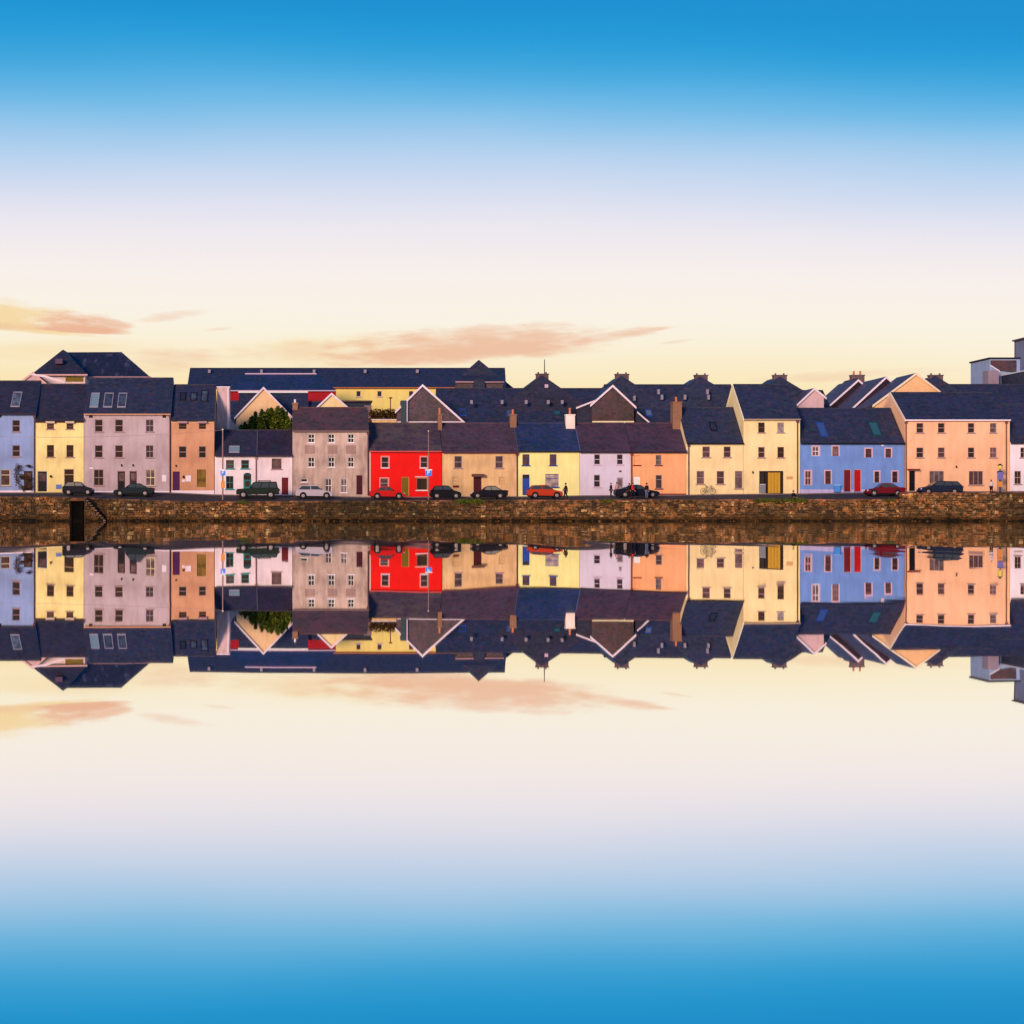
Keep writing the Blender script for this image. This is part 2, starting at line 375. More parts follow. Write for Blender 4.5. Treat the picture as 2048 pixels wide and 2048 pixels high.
def stonemat(key, tint, bright):
    m, t, b = newmat(key)
    g = t.n('ShaderNodeNewGeometry'); oc = t.n('ShaderNodeTexCoord').outputs['Object']
    sp = t.n('ShaderNodeSeparateXYZ'); t.l(g.outputs['Position'], sp.inputs[0])
    c = t.ramp(g.outputs['Random Per Island'], [(0, (.035, .022, .016)), (.25, (.085, .050, .030)), (.5, (.15, .075, .038)), (.68, (.13, .095, .08)),
        (.84, (.22, .125, .065)), (.95, (.27, .19, .13)), (1, (.60, .46, .32))])
    P = g.outputs['Position']
    n4 = t.noise(t.mapv(P, (2.2, 2.2, 3.0)), 1, 5, .75); s4 = t.n('ShaderNodeSeparateColor'); t.l(n4.outputs['Color'], s4.inputs[0])
    c = t.mix(t.m('MULTIPLY', t.sstep(s4.outputs[0], .46, .60), .7), c, (.26, .115, .028))
    c = t.mix(t.m('MULTIPLY', t.sstep(s4.outputs[1], .48, .60), .75), c, (.045, .042, .018))
    c = t.mix(t.m('MULTIPLY', t.sstep(s4.outputs[2], .50, .62), .6), c, (.20, .12, .11))
    c = t.mix(1.0, c, tint, 'MULTIPLY')
    n = t.noise(t.mapv(P, (.07, .07, .2)), 1, 4, .6)
    c = t.mix(t.sstep(n.outputs[0], .38, .62), t.mix(1.0, c, (.55, .60, .52), 'MULTIPLY'), t.mix(1.0, c, bright, 'MULTIPLY'))
    n6 = t.noise(t.mapv(P, (.9, .9, 1.2), (7, 3, 1)), 1, 4, .6)
    c = t.mix(t.m('MULTIPLY', t.sstep(n6.outputs[0], .50, .62), .85), c, t.mix(1.0, c, (1.9, 1.55, 1.35), 'MULTIPLY'))
    n2 = t.noise(P, 1.1, 5, .7)
    c = t.mix(t.m('MULTIPLY', t.sstep(n2.outputs[0], .48, .60), .8), c, (.028, .022, .010))
    n3 = t.noise(t.mapv(P, (.8, .8, 1.6)), 1, 4, .6)
    h = t.m('SUBTRACT', sp.outputs[2], t.m('MULTIPLY', t.m('SUBTRACT', n3.outputs[0], .5), 1.1))
    c = t.mix(t.sstep(h, .62, .25), c, (.07, .034, .008))
    c = t.mix(t.sstep(h, .30, .06), c, (.006, .005, .002))
    t.setin(b.inputs['Base Color'], c); b.inputs['Roughness'].default_value = .85
    MATS[key] = m; return m
stA = stonemat('quay_stone', (.66, .70, .58), (1.85, 1.65, 1.35))
mortar = plain('dark_mortar', (.040, .024, .014), .95, direct=True)
def stone_face(mb, rng, x0, x1, yf, topf, zb, nrm=-1, hole=()):
    z = zb
    while z < 3.3:
        hh = rng.uniform(.14, .30); x = x0-rng.uniform(0, .3)
        while x < x1:
            ww = rng.uniform(.14, .36) if rng.random() < .55 else rng.uniform(.3, .75); a, b2 = max(x, x0)+.012, min(x+ww, x1)-.012; x += ww
            if b2-a < .08: continue
            zt = min(z+hh*rng.choice((.75, 1, 1, 1.25, 1.5))-.022, topf((a+b2)/2)-.02)
            if zt-z < .07: continue
            if any(hx < (a+b2)/2 < hx+hw and hz < (z+zt)/2 < hz+hh2 for hx, hw, hz, hh2 in hole): continue
            p = rng.uniform(.02, .15); j = lambda s=.05: rng.uniform(-s, s)
            q = .035
            back = [(a+j(), yf, z+j()), (b2+j(), yf, z+j()), (b2+j(), yf, zt+j()), (a+j(), yf, zt+j())]
            fr = [(a+q+j(.03), yf-p+j(.03), z+q+j(.03)), (b2-q+j(.03), yf-p+j(.03), z+q+j(.03)), (b2-q+j(.03), yf-p+j(.03), zt-q+j(.03)), (a+q+j(.03), yf-p+j(.03), zt-q+j(.03))]
            i = len(mb.v); mb.v += back+fr
            mb.f += [(i+4, i+5, i+6, i+7)]+[(i+k, i+(k+1) % 4, i+4+(k+1) % 4, i+4+k) for k in range(4)]
        z += hh
def quay_wall(x0, x1, yf, label, seed, name='quay_wall', topf=None, thick=.5, hole=(), top_coping=True, zb=-.35, cat='quay wall'):
    rng = random.Random(seed); topf = topf or zwall
    root = empty(name, ((x0+x1)/2, yf+.2, 0), label, cat)
    mb = MB(); stone_face(mb, rng, x0, x1, yf, topf, zb, hole=hole); obj('stonework', mb, stA, root)
    cuts = [x0]+[x for x in xs if x0+.2 < x < x1-.2]+[x1]; mb = MB()
    for a, b2 in zip(cuts, cuts[1:]):
        ta, tb = topf(a)-.04, topf(b2)-.04
        mb.hexa([(a, yf+.01, -1.2), (b2, yf+.01, -1.2), (b2, yf+thick, -1.2), (a, yf+thick, -1.2), (a, yf+.01, ta), (b2, yf+.01, tb), (b2, yf+thick, tb), (a, yf+thick, ta)])
    obj('wall_core', mb, mortar, root)
    if top_coping:
        mb = MB(); x = x0
        while x < x1-.05:
            ww = min(rng.uniform(.7, 1.5), x1-x); zt = topf(x+ww/2)+rng.uniform(-.02, .03)
            if rng.random() > .06: mb.box(x+.015, x+ww-.015, yf-.07+rng.uniform(-.03, .03), yf+thick, zt-.15, zt)
            x += ww
        obj('coping', mb, copm, root)
    return root
copm = stonemat('coping_stone', (.85, .80, .85), (1.25, 1.0, .95))
HOLES = [(X(540, YW), 1.0, 1.25, .36), (X(611, YW), .75, 1.1, .8), (X(606, YW), 1.3, 1.15, .35), (X(695, YW), .9, 1.3, .35), (X(1332, YW), 1.6, 1.7, .2), (X(1475, YW), .5, 1.1, .4), (X(1655, YW), .6, .5, .7)]
quay_wall(X(-420, YW), SX0, YW, 'rough rubble quay wall at the far left, ending at the dark recess with stone steps', 1)
quay_wall(SX1, X(1798, YW), YW, 'long rubble stone quay wall with rusty and tan stones running from the steps to the raised parapet', 2, hole=HOLES)
def ztop_par(x): return Z(985.0, YW)
quay_wall(X(1798, YW), X(2480, YW), YW-.12, 'higher stone quay wall with a raised parapet at the right, in front of the navy estate car', 3, topf=ztop_par, thick=.6)
quay_wall(SXC+.01, SX1-.01, YW+1.4, 'shadowed recessed stone wall behind the quay steps', 4, name='recess_wall', top_coping=True)
# side cheeks of the recess and the steps
st = empty('stone_steps', (X(185, YW), YW+.7, 0), 'flight of stone steps going down to the right in the quay wall recess', 'steps')
mb = MB(); n = 10; xa, xb = X(168, YW), X(211, YW); za, zb2 = zwall(SX0)-.15, .05
for k in range(n):
    a = xa+(xb-xa)*k/n; b2 = xa+(xb-xa)*(k+1)/n; z = za+(zb2-za)*k/(n-1)
    mb.box(a, b2+.02, YW+.12, YW+1.37, -1.0-.003*k, z)
obj('flight', mb, mortar, st)
mb = MB()
for k in range(n):
    a = xa+(xb-xa)*k/n; b2 = xa+(xb-xa)*(k+1)/n; z = za+(zb2-za)*k/(n-1)
    mb.box(a-.03, b2, YW+.0, YW+1.35, z+.003, z+.09)
obj('tread', mb, paint('worn_tread', (.22, .14, .11), .3, direct=True), st)
box('side_wall', (SX1+.01, SX1+.3, YW+.51, YW+1.6, -1, zwall(SX1)-.06), mortar, st)
mb = MB(); tf = lambda x: za+(zb2-za)*min(1, max(0, (x-xa)/(xb-xa)))-.03
stone_face(mb, random.Random(21), xa, xb, YW+.115, tf, -.3); obj('stonework', mb, stA, st)
cv = empty('deep_recess', (X(152, YW), YW+2, 0), 'tall dark opening in the quay wall just left of the stone steps', 'opening')  # recess shaped deep under the road so that it falls dark
mb = MB(); zt_ = zwall(SX0)-.42; y9 = YW+2.6
mb.face([(SX0, YW+.52, -1), (SX0, y9, -1), (SX0, y9, zt_), (SX0, YW+.52, zt_)]); mb.face([(SXC, YW+.12, -1), (SXC, y9, -1), (SXC, y9, zt_), (SXC, YW+.12, zt_)])
mb.face([(SX0, y9, -1), (SXC, y9, -1), (SXC, y9, zt_), (SX0, y9, zt_)]); mb.face([(SX0, YW+.1, zt_), (SXC, YW+.1, zt_), (SXC, y9, zt_), (SX0, y9, zt_)])
obj('lining', mb, plain('recess_stone', (.075, .055, .038), .9, direct=True), cv)
obj('lintel', MB().box(SX0-.2, SXC+.25, YW-.02, YW+.5, zt_+.003, zt_+.36), copm, cv)

# seaweed and rocks along the waterline
def weed():
    rng = random.Random(8); mb = MB()
    for _ in range(1500):
        px = rng.uniform(-350, 2400); x = X(px, YW)
        if SX0-.1 < x < SX1+.1: continue
        big = 1.0+(1.3 if 235 < px < 760 or 1040 < px < 1220 else 0)*rng.random()
        r = rng.uniform(.05, .13)*big; c = (x, YW-rng.uniform(.0, .35)*big, rng.uniform(-.08, .06))
        i = len(mb.v); k = rng.randint(5, 7)
        for a in range(k):
            t = 2*math.pi*a/k; q = r*rng.uniform(.6, 1.4)
            mb.v.append((c[0]+q*math.cos(t)*1.7, c[1]+q*math.sin(t), c[2]-.05))
        mb.v.append((c[0]+rng.uniform(-.05, .05), c[1], c[2]+r*rng.uniform(.5, 1.1)))
        for a in range(k): mb.f.append((i+a, i+(a+1) % k, i+k))
    m, t, b = newmat('seaweed'); g = t.n('ShaderNodeNewGeometry')
    c = t.ramp(g.outputs['Random Per Island'], [(0, (.004, .004, .002)), (.5, (.02, .014, .004)), (.8, (.07, .035, .006)), (1, (.16, .07, .012))])
    t.setin(b.inputs['Base Color'], c); b.inputs['Roughness'].default_value = .6
    tag(obj('seaweed', mb, m), 'dark brown and orange seaweed clinging to stones at the waterline', 'seaweed', kind='stuff')
weed()

# ------------------------------------------------------------------ houses
def wall_with_holes(mb, x0, x1, z0, z1, yf, holes, rev=.14):
    xs_ = sorted(set([x0, x1]+[h[0] for h in holes]+[h[1] for h in holes]))
    zs_ = sorted(set([z0, z1]+[h[2] for h in holes]+[h[3] for h in holes]))
    xs_ = [x for x in xs_ if x0 <= x <= x1]; zs_ = [z for z in zs_ if z0 <= z <= z1]
    for a, b in zip(xs_, xs_[1:]):
        for c, d in zip(zs_, zs_[1:]):
            mx_, mz_ = (a+b)/2, (c+d)/2
            if any(h[0] < mx_ < h[1] and h[2] < mz_ < h[3] for h in holes): continue
            mb.face([(a, yf, c), (b, yf, c), (b, yf, d), (a, yf, d)])
    for h in holes:
        a, b, c, d = h
        mb.face([(a, yf, c), (a, yf, d), (a, yf+rev, d), (a, yf+rev, c)]); mb.face([(b, yf, c), (b, yf+rev, c), (b, yf+rev, d), (b, yf, d)])
        mb.face([(a, yf, d), (b, yf, d), (b, yf+rev, d), (a, yf+rev, d)]); mb.face([(a, yf, c), (a, yf+rev, c), (b, yf+rev, c), (b, yf, c)])

def window(root, r, yf, style='sash', frame='brown', pane=None, sill=None, surround=None, label=None):
    x0, x1, z0, z1 = r; yy = yf+.075; t = .055; f = FR[frame]; mb = MB()
    mb.box(x0, x0+t, yy, yy+.06, z0, z1); mb.box(x1-t, x1, yy, yy+.06, z0, z1)
    mb.box(x0+t, x1-t, yy, yy+.06, z0, z0+t); mb.box(x0+t, x1-t, yy, yy+.06, z1-t, z1)
    zm = (z0+z1)/2; xm = (x0+x1)/2; bt = .035
    if style in ('sash', 'four', 'cross'): mb.box(x0+t, x1-t, yy+.004, yy+.055, zm-bt, zm+bt)
    if style in ('four', 'cross'):
        mb.box(xm-.022, xm+.022, yy+.006, yy+.052, z0+t, zm-bt); mb.box(xm-.022, xm+.022, yy+.006, yy+.052, zm+bt, z1-t)
    if style == 'triple':
        for q in (1/3, 2/3): mb.box(x0+(x1-x0)*q-.035, x0+(x1-x0)*q+.035, yy+.004, yy+.055, z0+t, z1-t)
    if style == 'tsash': mb.box(x0+t, x1-t, yy+.004, yy+.055, z0+(z1-z0)*.66-.03, z0+(z1-z0)*.66+.03)
    w_ = obj('window', mb, f, root)
    if label: w_['label'] = label
    pmb = MB(); pmb.box(x0+.02, x1-.02, yy+.025, yy+.04, z0+.02, z1-.02); obj('pane', pmb, pane or PD, w_)
    if sill: box('sill', (x0-.12, x1+.12, yf-.09, yf+.07, z0-.11, z0-.005), sill, w_)
    if surround:
        mb = MB(); s = .13
        mb.box(x0-s, x0-.004, yf-.03, yf+.02, z0-.02, z1+s); mb.box(x1+.004, x1+s, yf-.03, yf+.02, z0-.02, z1+s); mb.box(x0-.004, x1+.004, yf-.03, yf+.02, z1+.004, z1+s)
        obj('surround', mb, surround, w_)
    return w_
def door(root, r, yf, col='maroon', glaze=0, surround=None, fan=False, label=None, handle=True):
    x0, x1, z0, z1 = r; yy = yf+.07; mb = MB(); f = FR[col]
    zt = z1-(.42 if fan else 0)
    mb.box(x0+.05, x1-.05, yy+.02, yy+.07, z0, zt-.05)
    wdt = x1-x0-.1; hh = zt-.05-z0
    for (u0, u1, v0, v1) in ((.12, .45, .08, .42), (.55, .88, .08, .42), (.12, .45, .5, .93), (.55, .88, .5, .93)):
        if glaze and v0 > .4: continue
        mb.box(x0+.05+wdt*u0, x0+.05+wdt*u1, yy+.005, yy+.019, z0+hh*v0, z0+hh*v1)
    d = obj('door', mb, f, root)
    if label: d['label'] = label
    mb = MB(); mb.box(x0, x0+.048, yy-.02, yy+.08, z0, z1); mb.box(x1-.048, x1, yy-.02, yy+.08, z0, z1); mb.box(x0+.05, x1-.05, yy-.02, yy+.08, zt-.048, zt+.0)
    if fan: mb.box(x0+.05, x1-.05, yy-.02, yy+.08, z1-.04, z1)
    obj('door_frame', mb, FR[surround] if isinstance(surround, str) else (surround or f), d)
    if fan: box('pane', (x0+.05, x1-.05, yy+.03, yy+.045, zt+.004, z1-.044), PD, d)
    if glaze: box('pane', (x0+.05+wdt*.14, x1-.05-wdt*.14, yy+.008, yy+.018, z0+hh*.52, z0+hh*.93), PM, d)
    if handle: part('handle', lambda m: m.ball((x1-.16, yy-.01, z0+1.0), .035), plain('brass', (.5, .35, .15), .3, 1, direct=True), d)
    return d
def chimney(root, px0, px1, py0, py1, Y, mat, pots=1, dep=.9, potpy=None, parent=None, potmat=None):
    x0, x1, z1, z0 = X(px0, Y), X(px1, Y), Z(py0, Y), Z(py1, Y)
    mb = MB().box(x0, x1, Y-dep/2, Y+dep/2, z0, z1-.14); mb.box(x0-.06, x1+.06, Y-dep/2-.06, Y+dep/2+.06, z1-.139, z1)
    c = obj('chimney', mb, mat, parent or root)
    if pots:
        ph = (Z(potpy, Y)-z1) if potpy else .5
        for k in range(pots):
            xx = x0+(x1-x0)*(k+.5)/pots
            mb = MB(); mb.tube((xx, Y, z1-.01), (xx, Y, z1+ph*.85), .14, .11); mb.tube((xx, Y, z1+ph*.85), (xx, Y, z1+ph), .14, .14)
            obj('chimney_pot', mb, potmat or POT, c)
    return c

def house(h):
    yf = h.get('yf', 0.0); dep = h.get('depth', 9.0); ym = yf+dep/2
    x0, x1 = X(h['x'][0], yf)+.004, X(h['x'][1], yf)-.004
    zb = h.get('zb', Z(h.get('base', 992), yf)-.3); ov = .22
    s0 = h.get('slope_adj', .1)
    ze = Z(h['eave'], yf)+s0; zr = Z(h['ridge'], ym)-.12; sl_ = (zr-ze)/(ym-yf)
    root = empty(h.get('name', 'terraced_house'), ((x0+x1)/2, yf, zb), h['label'], h.get('cat', 'house'), h.get('group'))
    wallm = h['wall']; holes = []; ops = h.get('open', [])
    for o in ops: holes.append((X(o[1], yf), X(o[2], yf), Z(o[4], yf), Z(o[3], yf)))
    mb = MB(); wall_with_holes(mb, x0, x1, zb, ze, yf, holes)
    for k, xx in enumerate((x0, x1)): mb.face([(xx, yf, zb), (xx, yf+dep, zb), (xx, yf+dep, ze)]+([] if h.get('hip', (0, 0))[k] else [(xx, ym, zr)])+[(xx, yf, ze)])
    mb.face([(x0, yf+dep, zb), (x1, yf+dep, zb), (x1, yf+dep, ze), (x0, yf+dep, ze)])
    obj('wall', mb, wallm, root)
    # roof
    rl = h.get('hip', (0, 0)); th = .12; e = .02
    hl, hr = [(X(p, ym)-(x0 if k == 0 else x1)) if p else 0 for k, p in enumerate(rl)]
    oh = h.get('over', 0.0); a, b = x0-oh, x1+oh
    rm = h['roof']
    def roof(mb):
        zf = ze-sl_*ov
        rx0, rx1 = a+hl, b+hr
        lo = [(a, yf-ov, zf), (b, yf-ov, zf), (rx1, ym, zr), (rx0, ym, zr), (b, yf+dep+ov, zf), (a, yf+dep+ov, zf)]
        up = [(p[0], p[1], p[2]+th) for p in lo]
        for P in (lo, up):
            mb.face([P[0], P[1], P[2], P[3]]); mb.face([P[3], P[2], P[4], P[5]])
            if hl: mb.face([P[0], P[3], P[5]])
            if hr: mb.face([P[1], P[4], P[2]])
        def sk(i, j): mb.face([lo[i], lo[j], up[j], up[i]])
        sk(0, 1); sk(4, 5)
        if hl: sk(5, 0)
        else: sk(0, 3); sk(3, 5)
        if hr: sk(1, 4)
        else: sk(1, 2); sk(2, 4)
        if h.get('ridgecap', True): mb.box(rx0+.05, rx1-.05, ym-.13, ym+.13, zr+th-.09, zr+th+.06)
    ro = part('roof', roof, rm, root)
    for sd in h.get('verge', ''):
        xx0, xx1 = (a-.10, a-.003) if sd == 'L' else (b+.003, b+.10)
        mb = MB(); zf = ze-sl_*ov
        for (ya, za_, yb, zb_) in ((yf-ov, zf, ym, zr), (ym, zr, yf+dep+ov, zf)):
            mb.hexa([(xx0, ya, za_-.12), (xx1, ya, za_-.12), (xx1, yb, zb_-.12), (xx0, yb, zb_-.12), (xx0, ya, za_+th+.02), (xx1, ya, za_+th+.02), (xx1, yb, zb_+th+.02), (xx0, yb, zb_+th+.02)])
        obj('verge_board', mb, h.get('vergem', WHT), ro)
    if h.get('gutter', True):
        zg = ze-sl_*ov
        box('gutter', (x0, x1, yf-ov-.12, yf-ov-.004, zg-.06, zg+.08), h.get('gutm', GUT), root)
    if h.get('fascia'):
        box('fascia', (x0, x1, yf-.05, yf-.004, ze-.42, ze-.12), h['fascia'], root)
    for px in h.get('pipes', []):
        xx = X(px, yf); part('downpipe', lambda m: m.tube((xx, yf-.1, zb+.25), (xx, yf-.1, ze-.15), .065).box(xx-.13, xx+.13, yf-.2, yf-.02, ze-.5, ze-.2), h.get('pipem', PIPE), root)
    if h.get('plinth'):
        pp, pm = h['plinth']; zz = Z(pp, yf)
        segs = [x0]; 
        for o, hh in sorted(zip(ops, holes), key=lambda q: q[1][0]):
            if hh[2] < zz: segs += [hh[0]-.02, hh[1]+.02]
        segs.append(x1); mb = MB()
        for k in range(0, len(segs), 2):
            if segs[k+1]-segs[k] > .05: mb.box(segs[k], segs[k+1], yf-.04, yf-.004, zb, zz)
        obj('plinth', mb, pm, root)
    for o, hh in zip(ops, holes):
        k = o[0]; kw = o[5] if len(o) > 5 else {}
        if k == 'w':
            kk = dict(h.get('wd', {})); kk.update(kw); window(root, hh, yf, **kk)
        elif k == 'd': door(root, hh, yf, **kw)
        elif k == 'n': kw['fn'](root, hh, yf)
    for s in h.get('sky', []):
        px0, px1, py0, py1, gm = s[:5]
        def at(py):
            k = (HZN-py)/FPX; Y = (CAMZ+k*(0-CAMY)-(ze+th-sl_*yf))/(sl_-k); return Y
        ya, yb = at(py1), at(py0); xa_, xb_ = X(px0, (ya+yb)/2), X(px1, (ya+yb)/2)
        def slab(mb, xa, xb, ya, yb, lo, hi):
            za, zb_ = ze+th+sl_*(ya-yf), ze+th+sl_*(yb-yf)
            mb.hexa([(xa, ya, za+lo), (xb, ya, za+lo), (xb, yb, zb_+lo), (xa, yb, zb_+lo), (xa, ya, za+hi), (xb, ya, za+hi), (xb, yb, zb_+hi), (xa, yb, zb_+hi)])
        mb = MB(); f = .08
        slab(mb, xa_, xa_+f, ya, yb, -.02, .1); slab(mb, xb_-f, xb_, ya, yb, -.02, .1); slab(mb, xa_+f, xb_-f, ya, ya+f, -.02, .1); slab(mb, xa_+f, xb_-f, yb-f, yb, -.02, .1)
        sk_ = obj('skylight', mb, FR['grey'] if len(s) < 6 else s[5], ro)
        mb = MB(); slab(mb, xa_+f, xb_-f, ya+f, yb-f, .02, .06); g_ = obj('skylight_glass', mb, gm, ro)
    for c in h.get('chim', []):
        chimney(root, parent=ro, **c)
    h['_'] = dict(root=root, roof=ro, ze=ze, zr=zr, sl=sl_, x0=x0, x1=x1, yf=yf, ym=ym, zb=zb, th=th)
    return h['_']

def W(x0, x1, y0, y1, **k): return ('w', x0, x1, y0, y1, k)
def D(x0, x1, y0, y1, **k): return ('d', x0, x1, y0, y1, k)
def lamp(root, px, py, Y=0, r=.13, col=None):
    def f(m): m.box(X(px, Y)-.05, X(px, Y)+.05, Y-.12, Y-.003, Z(py, Y), Z(py, Y)+.1); m.tube((X(px, Y), Y-.16, Z(py, Y)-.14), (X(px, Y), Y-.16, Z(py, Y)+.08), r, r*.5)
    part('wall_lamp', f, col or FR['black'], root)
def plate(root, x0, x1, y0, y1, mat, name='sign_plate', Y=0): return box(name, (X(x0, Y), X(x1, Y), Y-.05, Y-.004, Z(y1, Y), Z(y0, Y)), mat, root)

Bv = dict(frame='mauve', sill=SILLG, pane=PD)
# A: periwinkle house at the left edge
a = house(dict(x=(-62, 70.5), eave=828, base=985, ridge=762, depth=10, wall=paint('paint_periwinkle', (142, 147, 186)), roof=SL['dark'],
  label='periwinkle blue three-storey house at the left edge with a red-leafed climber by its door', wd=dict(frame='mauve', sill=SILLG, pane=PD), plinth=(981, WHT), pipes=[69],
  sky=[(24, 42, 785, 814, PSKY)],
  open=[W(25, 40, 840, 863.5), W(25, 40, 890.5, 913), W(1.5, 20, 939, 971, style='tsash', frame='cream', pane=PM), D(48, 65, 942, 981, col='dark', glaze=1), W(-40, -25, 840, 863.5), W(-40, -25, 890.5, 913), D(-42, -24, 942, 982, col='maroon')]))
plate(a['root'], -6, 3, 829, 835, FR['black'], 'vent_grille')
# B: yellow-ochre narrow house
b = house(dict(x=(71, 167.5), eave=840, base=984, ridge=768.5, depth=9.4, wall=paint('paint_ochre', (254, 204, 134)), roof=SL['dark'], fascia=plain('fascia_brown', (105, 70, 62), .7),
  label='ochre yellow narrow three-storey house between the periwinkle and mauve ones', wd=dict(frame='brown', sill=SILLG), verge='LR', vergem=plain('verge_mauve', (105, 75, 85), .7),
  open=[W(94, 108, 847, 858), W(133, 147, 847, 858), W(94, 108, 890, 914), W(133, 147, 890, 914), D(75, 94.5, 942, 983, col='black', surround='rail', glaze=1), W(128.5, 148, 938, 971, frame='tan', style='tsash', pane=PD)]))
for p in (101, 140): box('dormer_cap', (X(p-9), X(p+9), -.33, .2, Z(846.8)+.003, Z(842.5)), plain('dormer_pale', (205, 165, 145), .8), b['root'])
plate(b['root'], 112, 123, 969, 978, plain('sign_blue', (95, 115, 165), .5)); lamp(b['root'], 101.5, 952)
# C: wide mauve house
c = house(dict(x=(168, 341.5), eave=828, base=985, ridge=756, depth=10, wall=paint('paint_mauve', (190, 154, 156)), roof=SL['navy'], gutm=plain('gutter_peach', (200, 130, 90), .6), slope_adj=.12,
  label='wide mauve pink three-storey house with two dark doors and three skylights', wd=Bv, pipes=[340], plinth=(982, WHT),
  sky=[(181, 198, 787, 815, PPALE, FR['grey']), (208, 226, 787, 815, PSKY, FR['grey']), (236, 253, 787, 815, PSKY)],
  open=[W(190, 205.5, 839, 863.5), W(230.5, 246, 839, 863.5), W(292, 307, 839, 863.5, frame='grey', pane=PM, style='four'),
        W(190, 205.5, 890.5, 915), W(230.5, 246, 890.5, 915), W(292, 307, 890.5, 915, frame='grey', style='cross'),
        W(188, 207, 939, 971, frame='mauve', style='four', pane=PD), D(235, 250.5, 942, 981.8, col='black', glaze=1, surround='mauve'), D(259, 274, 942, 981.8, col='dark', glaze=1, surround='mauve'), W(292, 310, 939, 971, frame='cream', style='four', pane=PM)]))
for p in (178, 325): plate(c['root'], p, p+7, 829.5, 835.5, FR['black'], 'vent_grille')
plate(c['root'], 324, 333, 950, 963, WHT); lamp(c['root'], 243, 930, r=.08); lamp(c['root'], 266, 930, r=.08); plate(c['root'], 179, 187, 935, 938, WHT, 'light_fitting')
# D: terracotta
d = house(dict(x=(342.5, 428.5), eave=840, base=984, ridge=769.5, depth=9.4, wall=paint('paint_terracotta', (208, 138, 104)), roof=SL['navy'], fascia=plain('fascia_cream', (225, 170, 130), .7),
  label='terracotta orange three-storey house with a purple door and a tall pale end wall', wd=dict(frame='brown', sill=None), plinth=(981, WHT),
  sky=[(360, 372, 786, 802, PSKY, FR['black']), (381, 394, 786, 802, PSKY, FR['black']), (402, 416, 782, 804, PSKY, FR['black'])],
  open=[W(358, 373, 847, 858), W(398, 412, 847, 858), W(358, 373, 892.5, 915.5, frame='mauve'), W(398, 412, 892.5, 915.5, frame='mauve'), D(345.5, 359.5, 943, 981, col='purple'), W(394, 412, 939, 974, frame='olive', style='four', pane=panemat('glass_amber_room', [(0, (.2, .1, .02)), (1, (.25, .14, .03))]))]))
for p in (365.5, 405): box('dormer_cap', (X(p-9), X(p+9), -.33, .2, Z(846.8)+.003, Z(842.5)), FR['mauve'], d['root'])
plate(d['root'], 371, 382, 951, 963, WHT); plate(d['root'], 364, 370, 959, 964, WHT); lamp(d['root'], 367, 953); lamp(d['root'], 352, 931, r=.07)
# pale stair-tower slab rising at the end of D
mb = MB(); Yt = 4.4
mb.hexa([(X(430, Yt), Yt, 5), (X(462, Yt), Yt, 5), (X(462, Yt), Yt+3, 5), (X(430, Yt), Yt+3, 5), (X(434.5, Yt), Yt, Z(775, Yt)), (X(459, Yt), Yt, Z(775, Yt)), (X(459, Yt), Yt+3, Z(775, Yt)), (X(434.5, Yt), Yt+3, Z(775, Yt))])
obj('end_wall', mb, paint('paint_shaded_white', (212, 165, 162), .4), d['root'])  # white wall, its unlit pinkish-grey tone put into the colour
mb = MB().box(X(433.5, Yt), X(460, Yt), Yt-.1, Yt+3.1, Z(775, Yt), Z(773, Yt)); mb.box(X(455, Yt), X(457.5, Yt), Yt-.08, Yt-.004, 9, Z(776, Yt)); obj('wall_cap', mb, WHT, d['root'])
mb = MB(); mb.prism([(X(456, 7.6), 7.6, 6), (X(478, 7.6), 7.6, 6), (X(478, 7.6), 7.6, Z(858, 7.6)), (X(464, 7.6), 7.6, Z(842, 7.6)), (X(458, 7.6), 7.6, Z(830, 7.6))], (0, .4, 0))
obj('yard_wall', mb, paint('paint_shaded_white', (212, 165, 162), .4), d['root'])
# E1/E2 white cottages
e1 = house(dict(x=(429.5, 513), eave=911, base=991, ridge=860, depth=7, wall=paint('paint_white_a', (242, 206, 208)), roof=SL['dark'],
  label='white two-storey cottage with teal windows and an arched teal door', wd=dict(frame='teal', sill=FR['teal']), pipes=[512], pipem=plain('pipe_pinkbrown', (170, 110, 105), .6),
  sky=[(458, 479, 893, 905.5, PPALE)], verge='R', vergem=plain('verge_grey', (90, 75, 90), .8),
  open=[W(452, 468, 920, 937), W(482.5, 498, 920, 937), W(452, 467, 952, 978, style='four'), D(487, 502.5, 951, 989.5, col='teal', glaze=1, fan=True, surround='darkteal')]))
def arch(m):
    n_ = 10; r_ = (X(502.5)-X(487))/2; cx = X(494.75); zz = Z(951)+.01
    m.prism([(cx+r_*math.cos(math.pi*k/n_), -.03, zz+r_*.7*math.sin(math.pi*k/n_)) for k in range(n_+1)], (0, .025, 0))
part('door_arch', arch, FR['darkteal'], e1['root'])
e2 = house(dict(x=(513.5, 584.5), eave=911, base=991, ridge=860, depth=7, wall=paint('paint_white_b', (242, 203, 204)), roof=slate('slate_damson', (.016, .014, .030), (.034, .026, .048)),
  label='plain white two-storey cottage with one brown upstairs window and a dark red door', wd=dict(frame='brown', sill=FR['mauve']), gutm=plain('gutter_mid', (60, 40, 45), .5),
  open=[W(543.5, 563, 917, 938, pane=PM), D(563.6, 576.6, 955, 989.5, col='deepred')]))
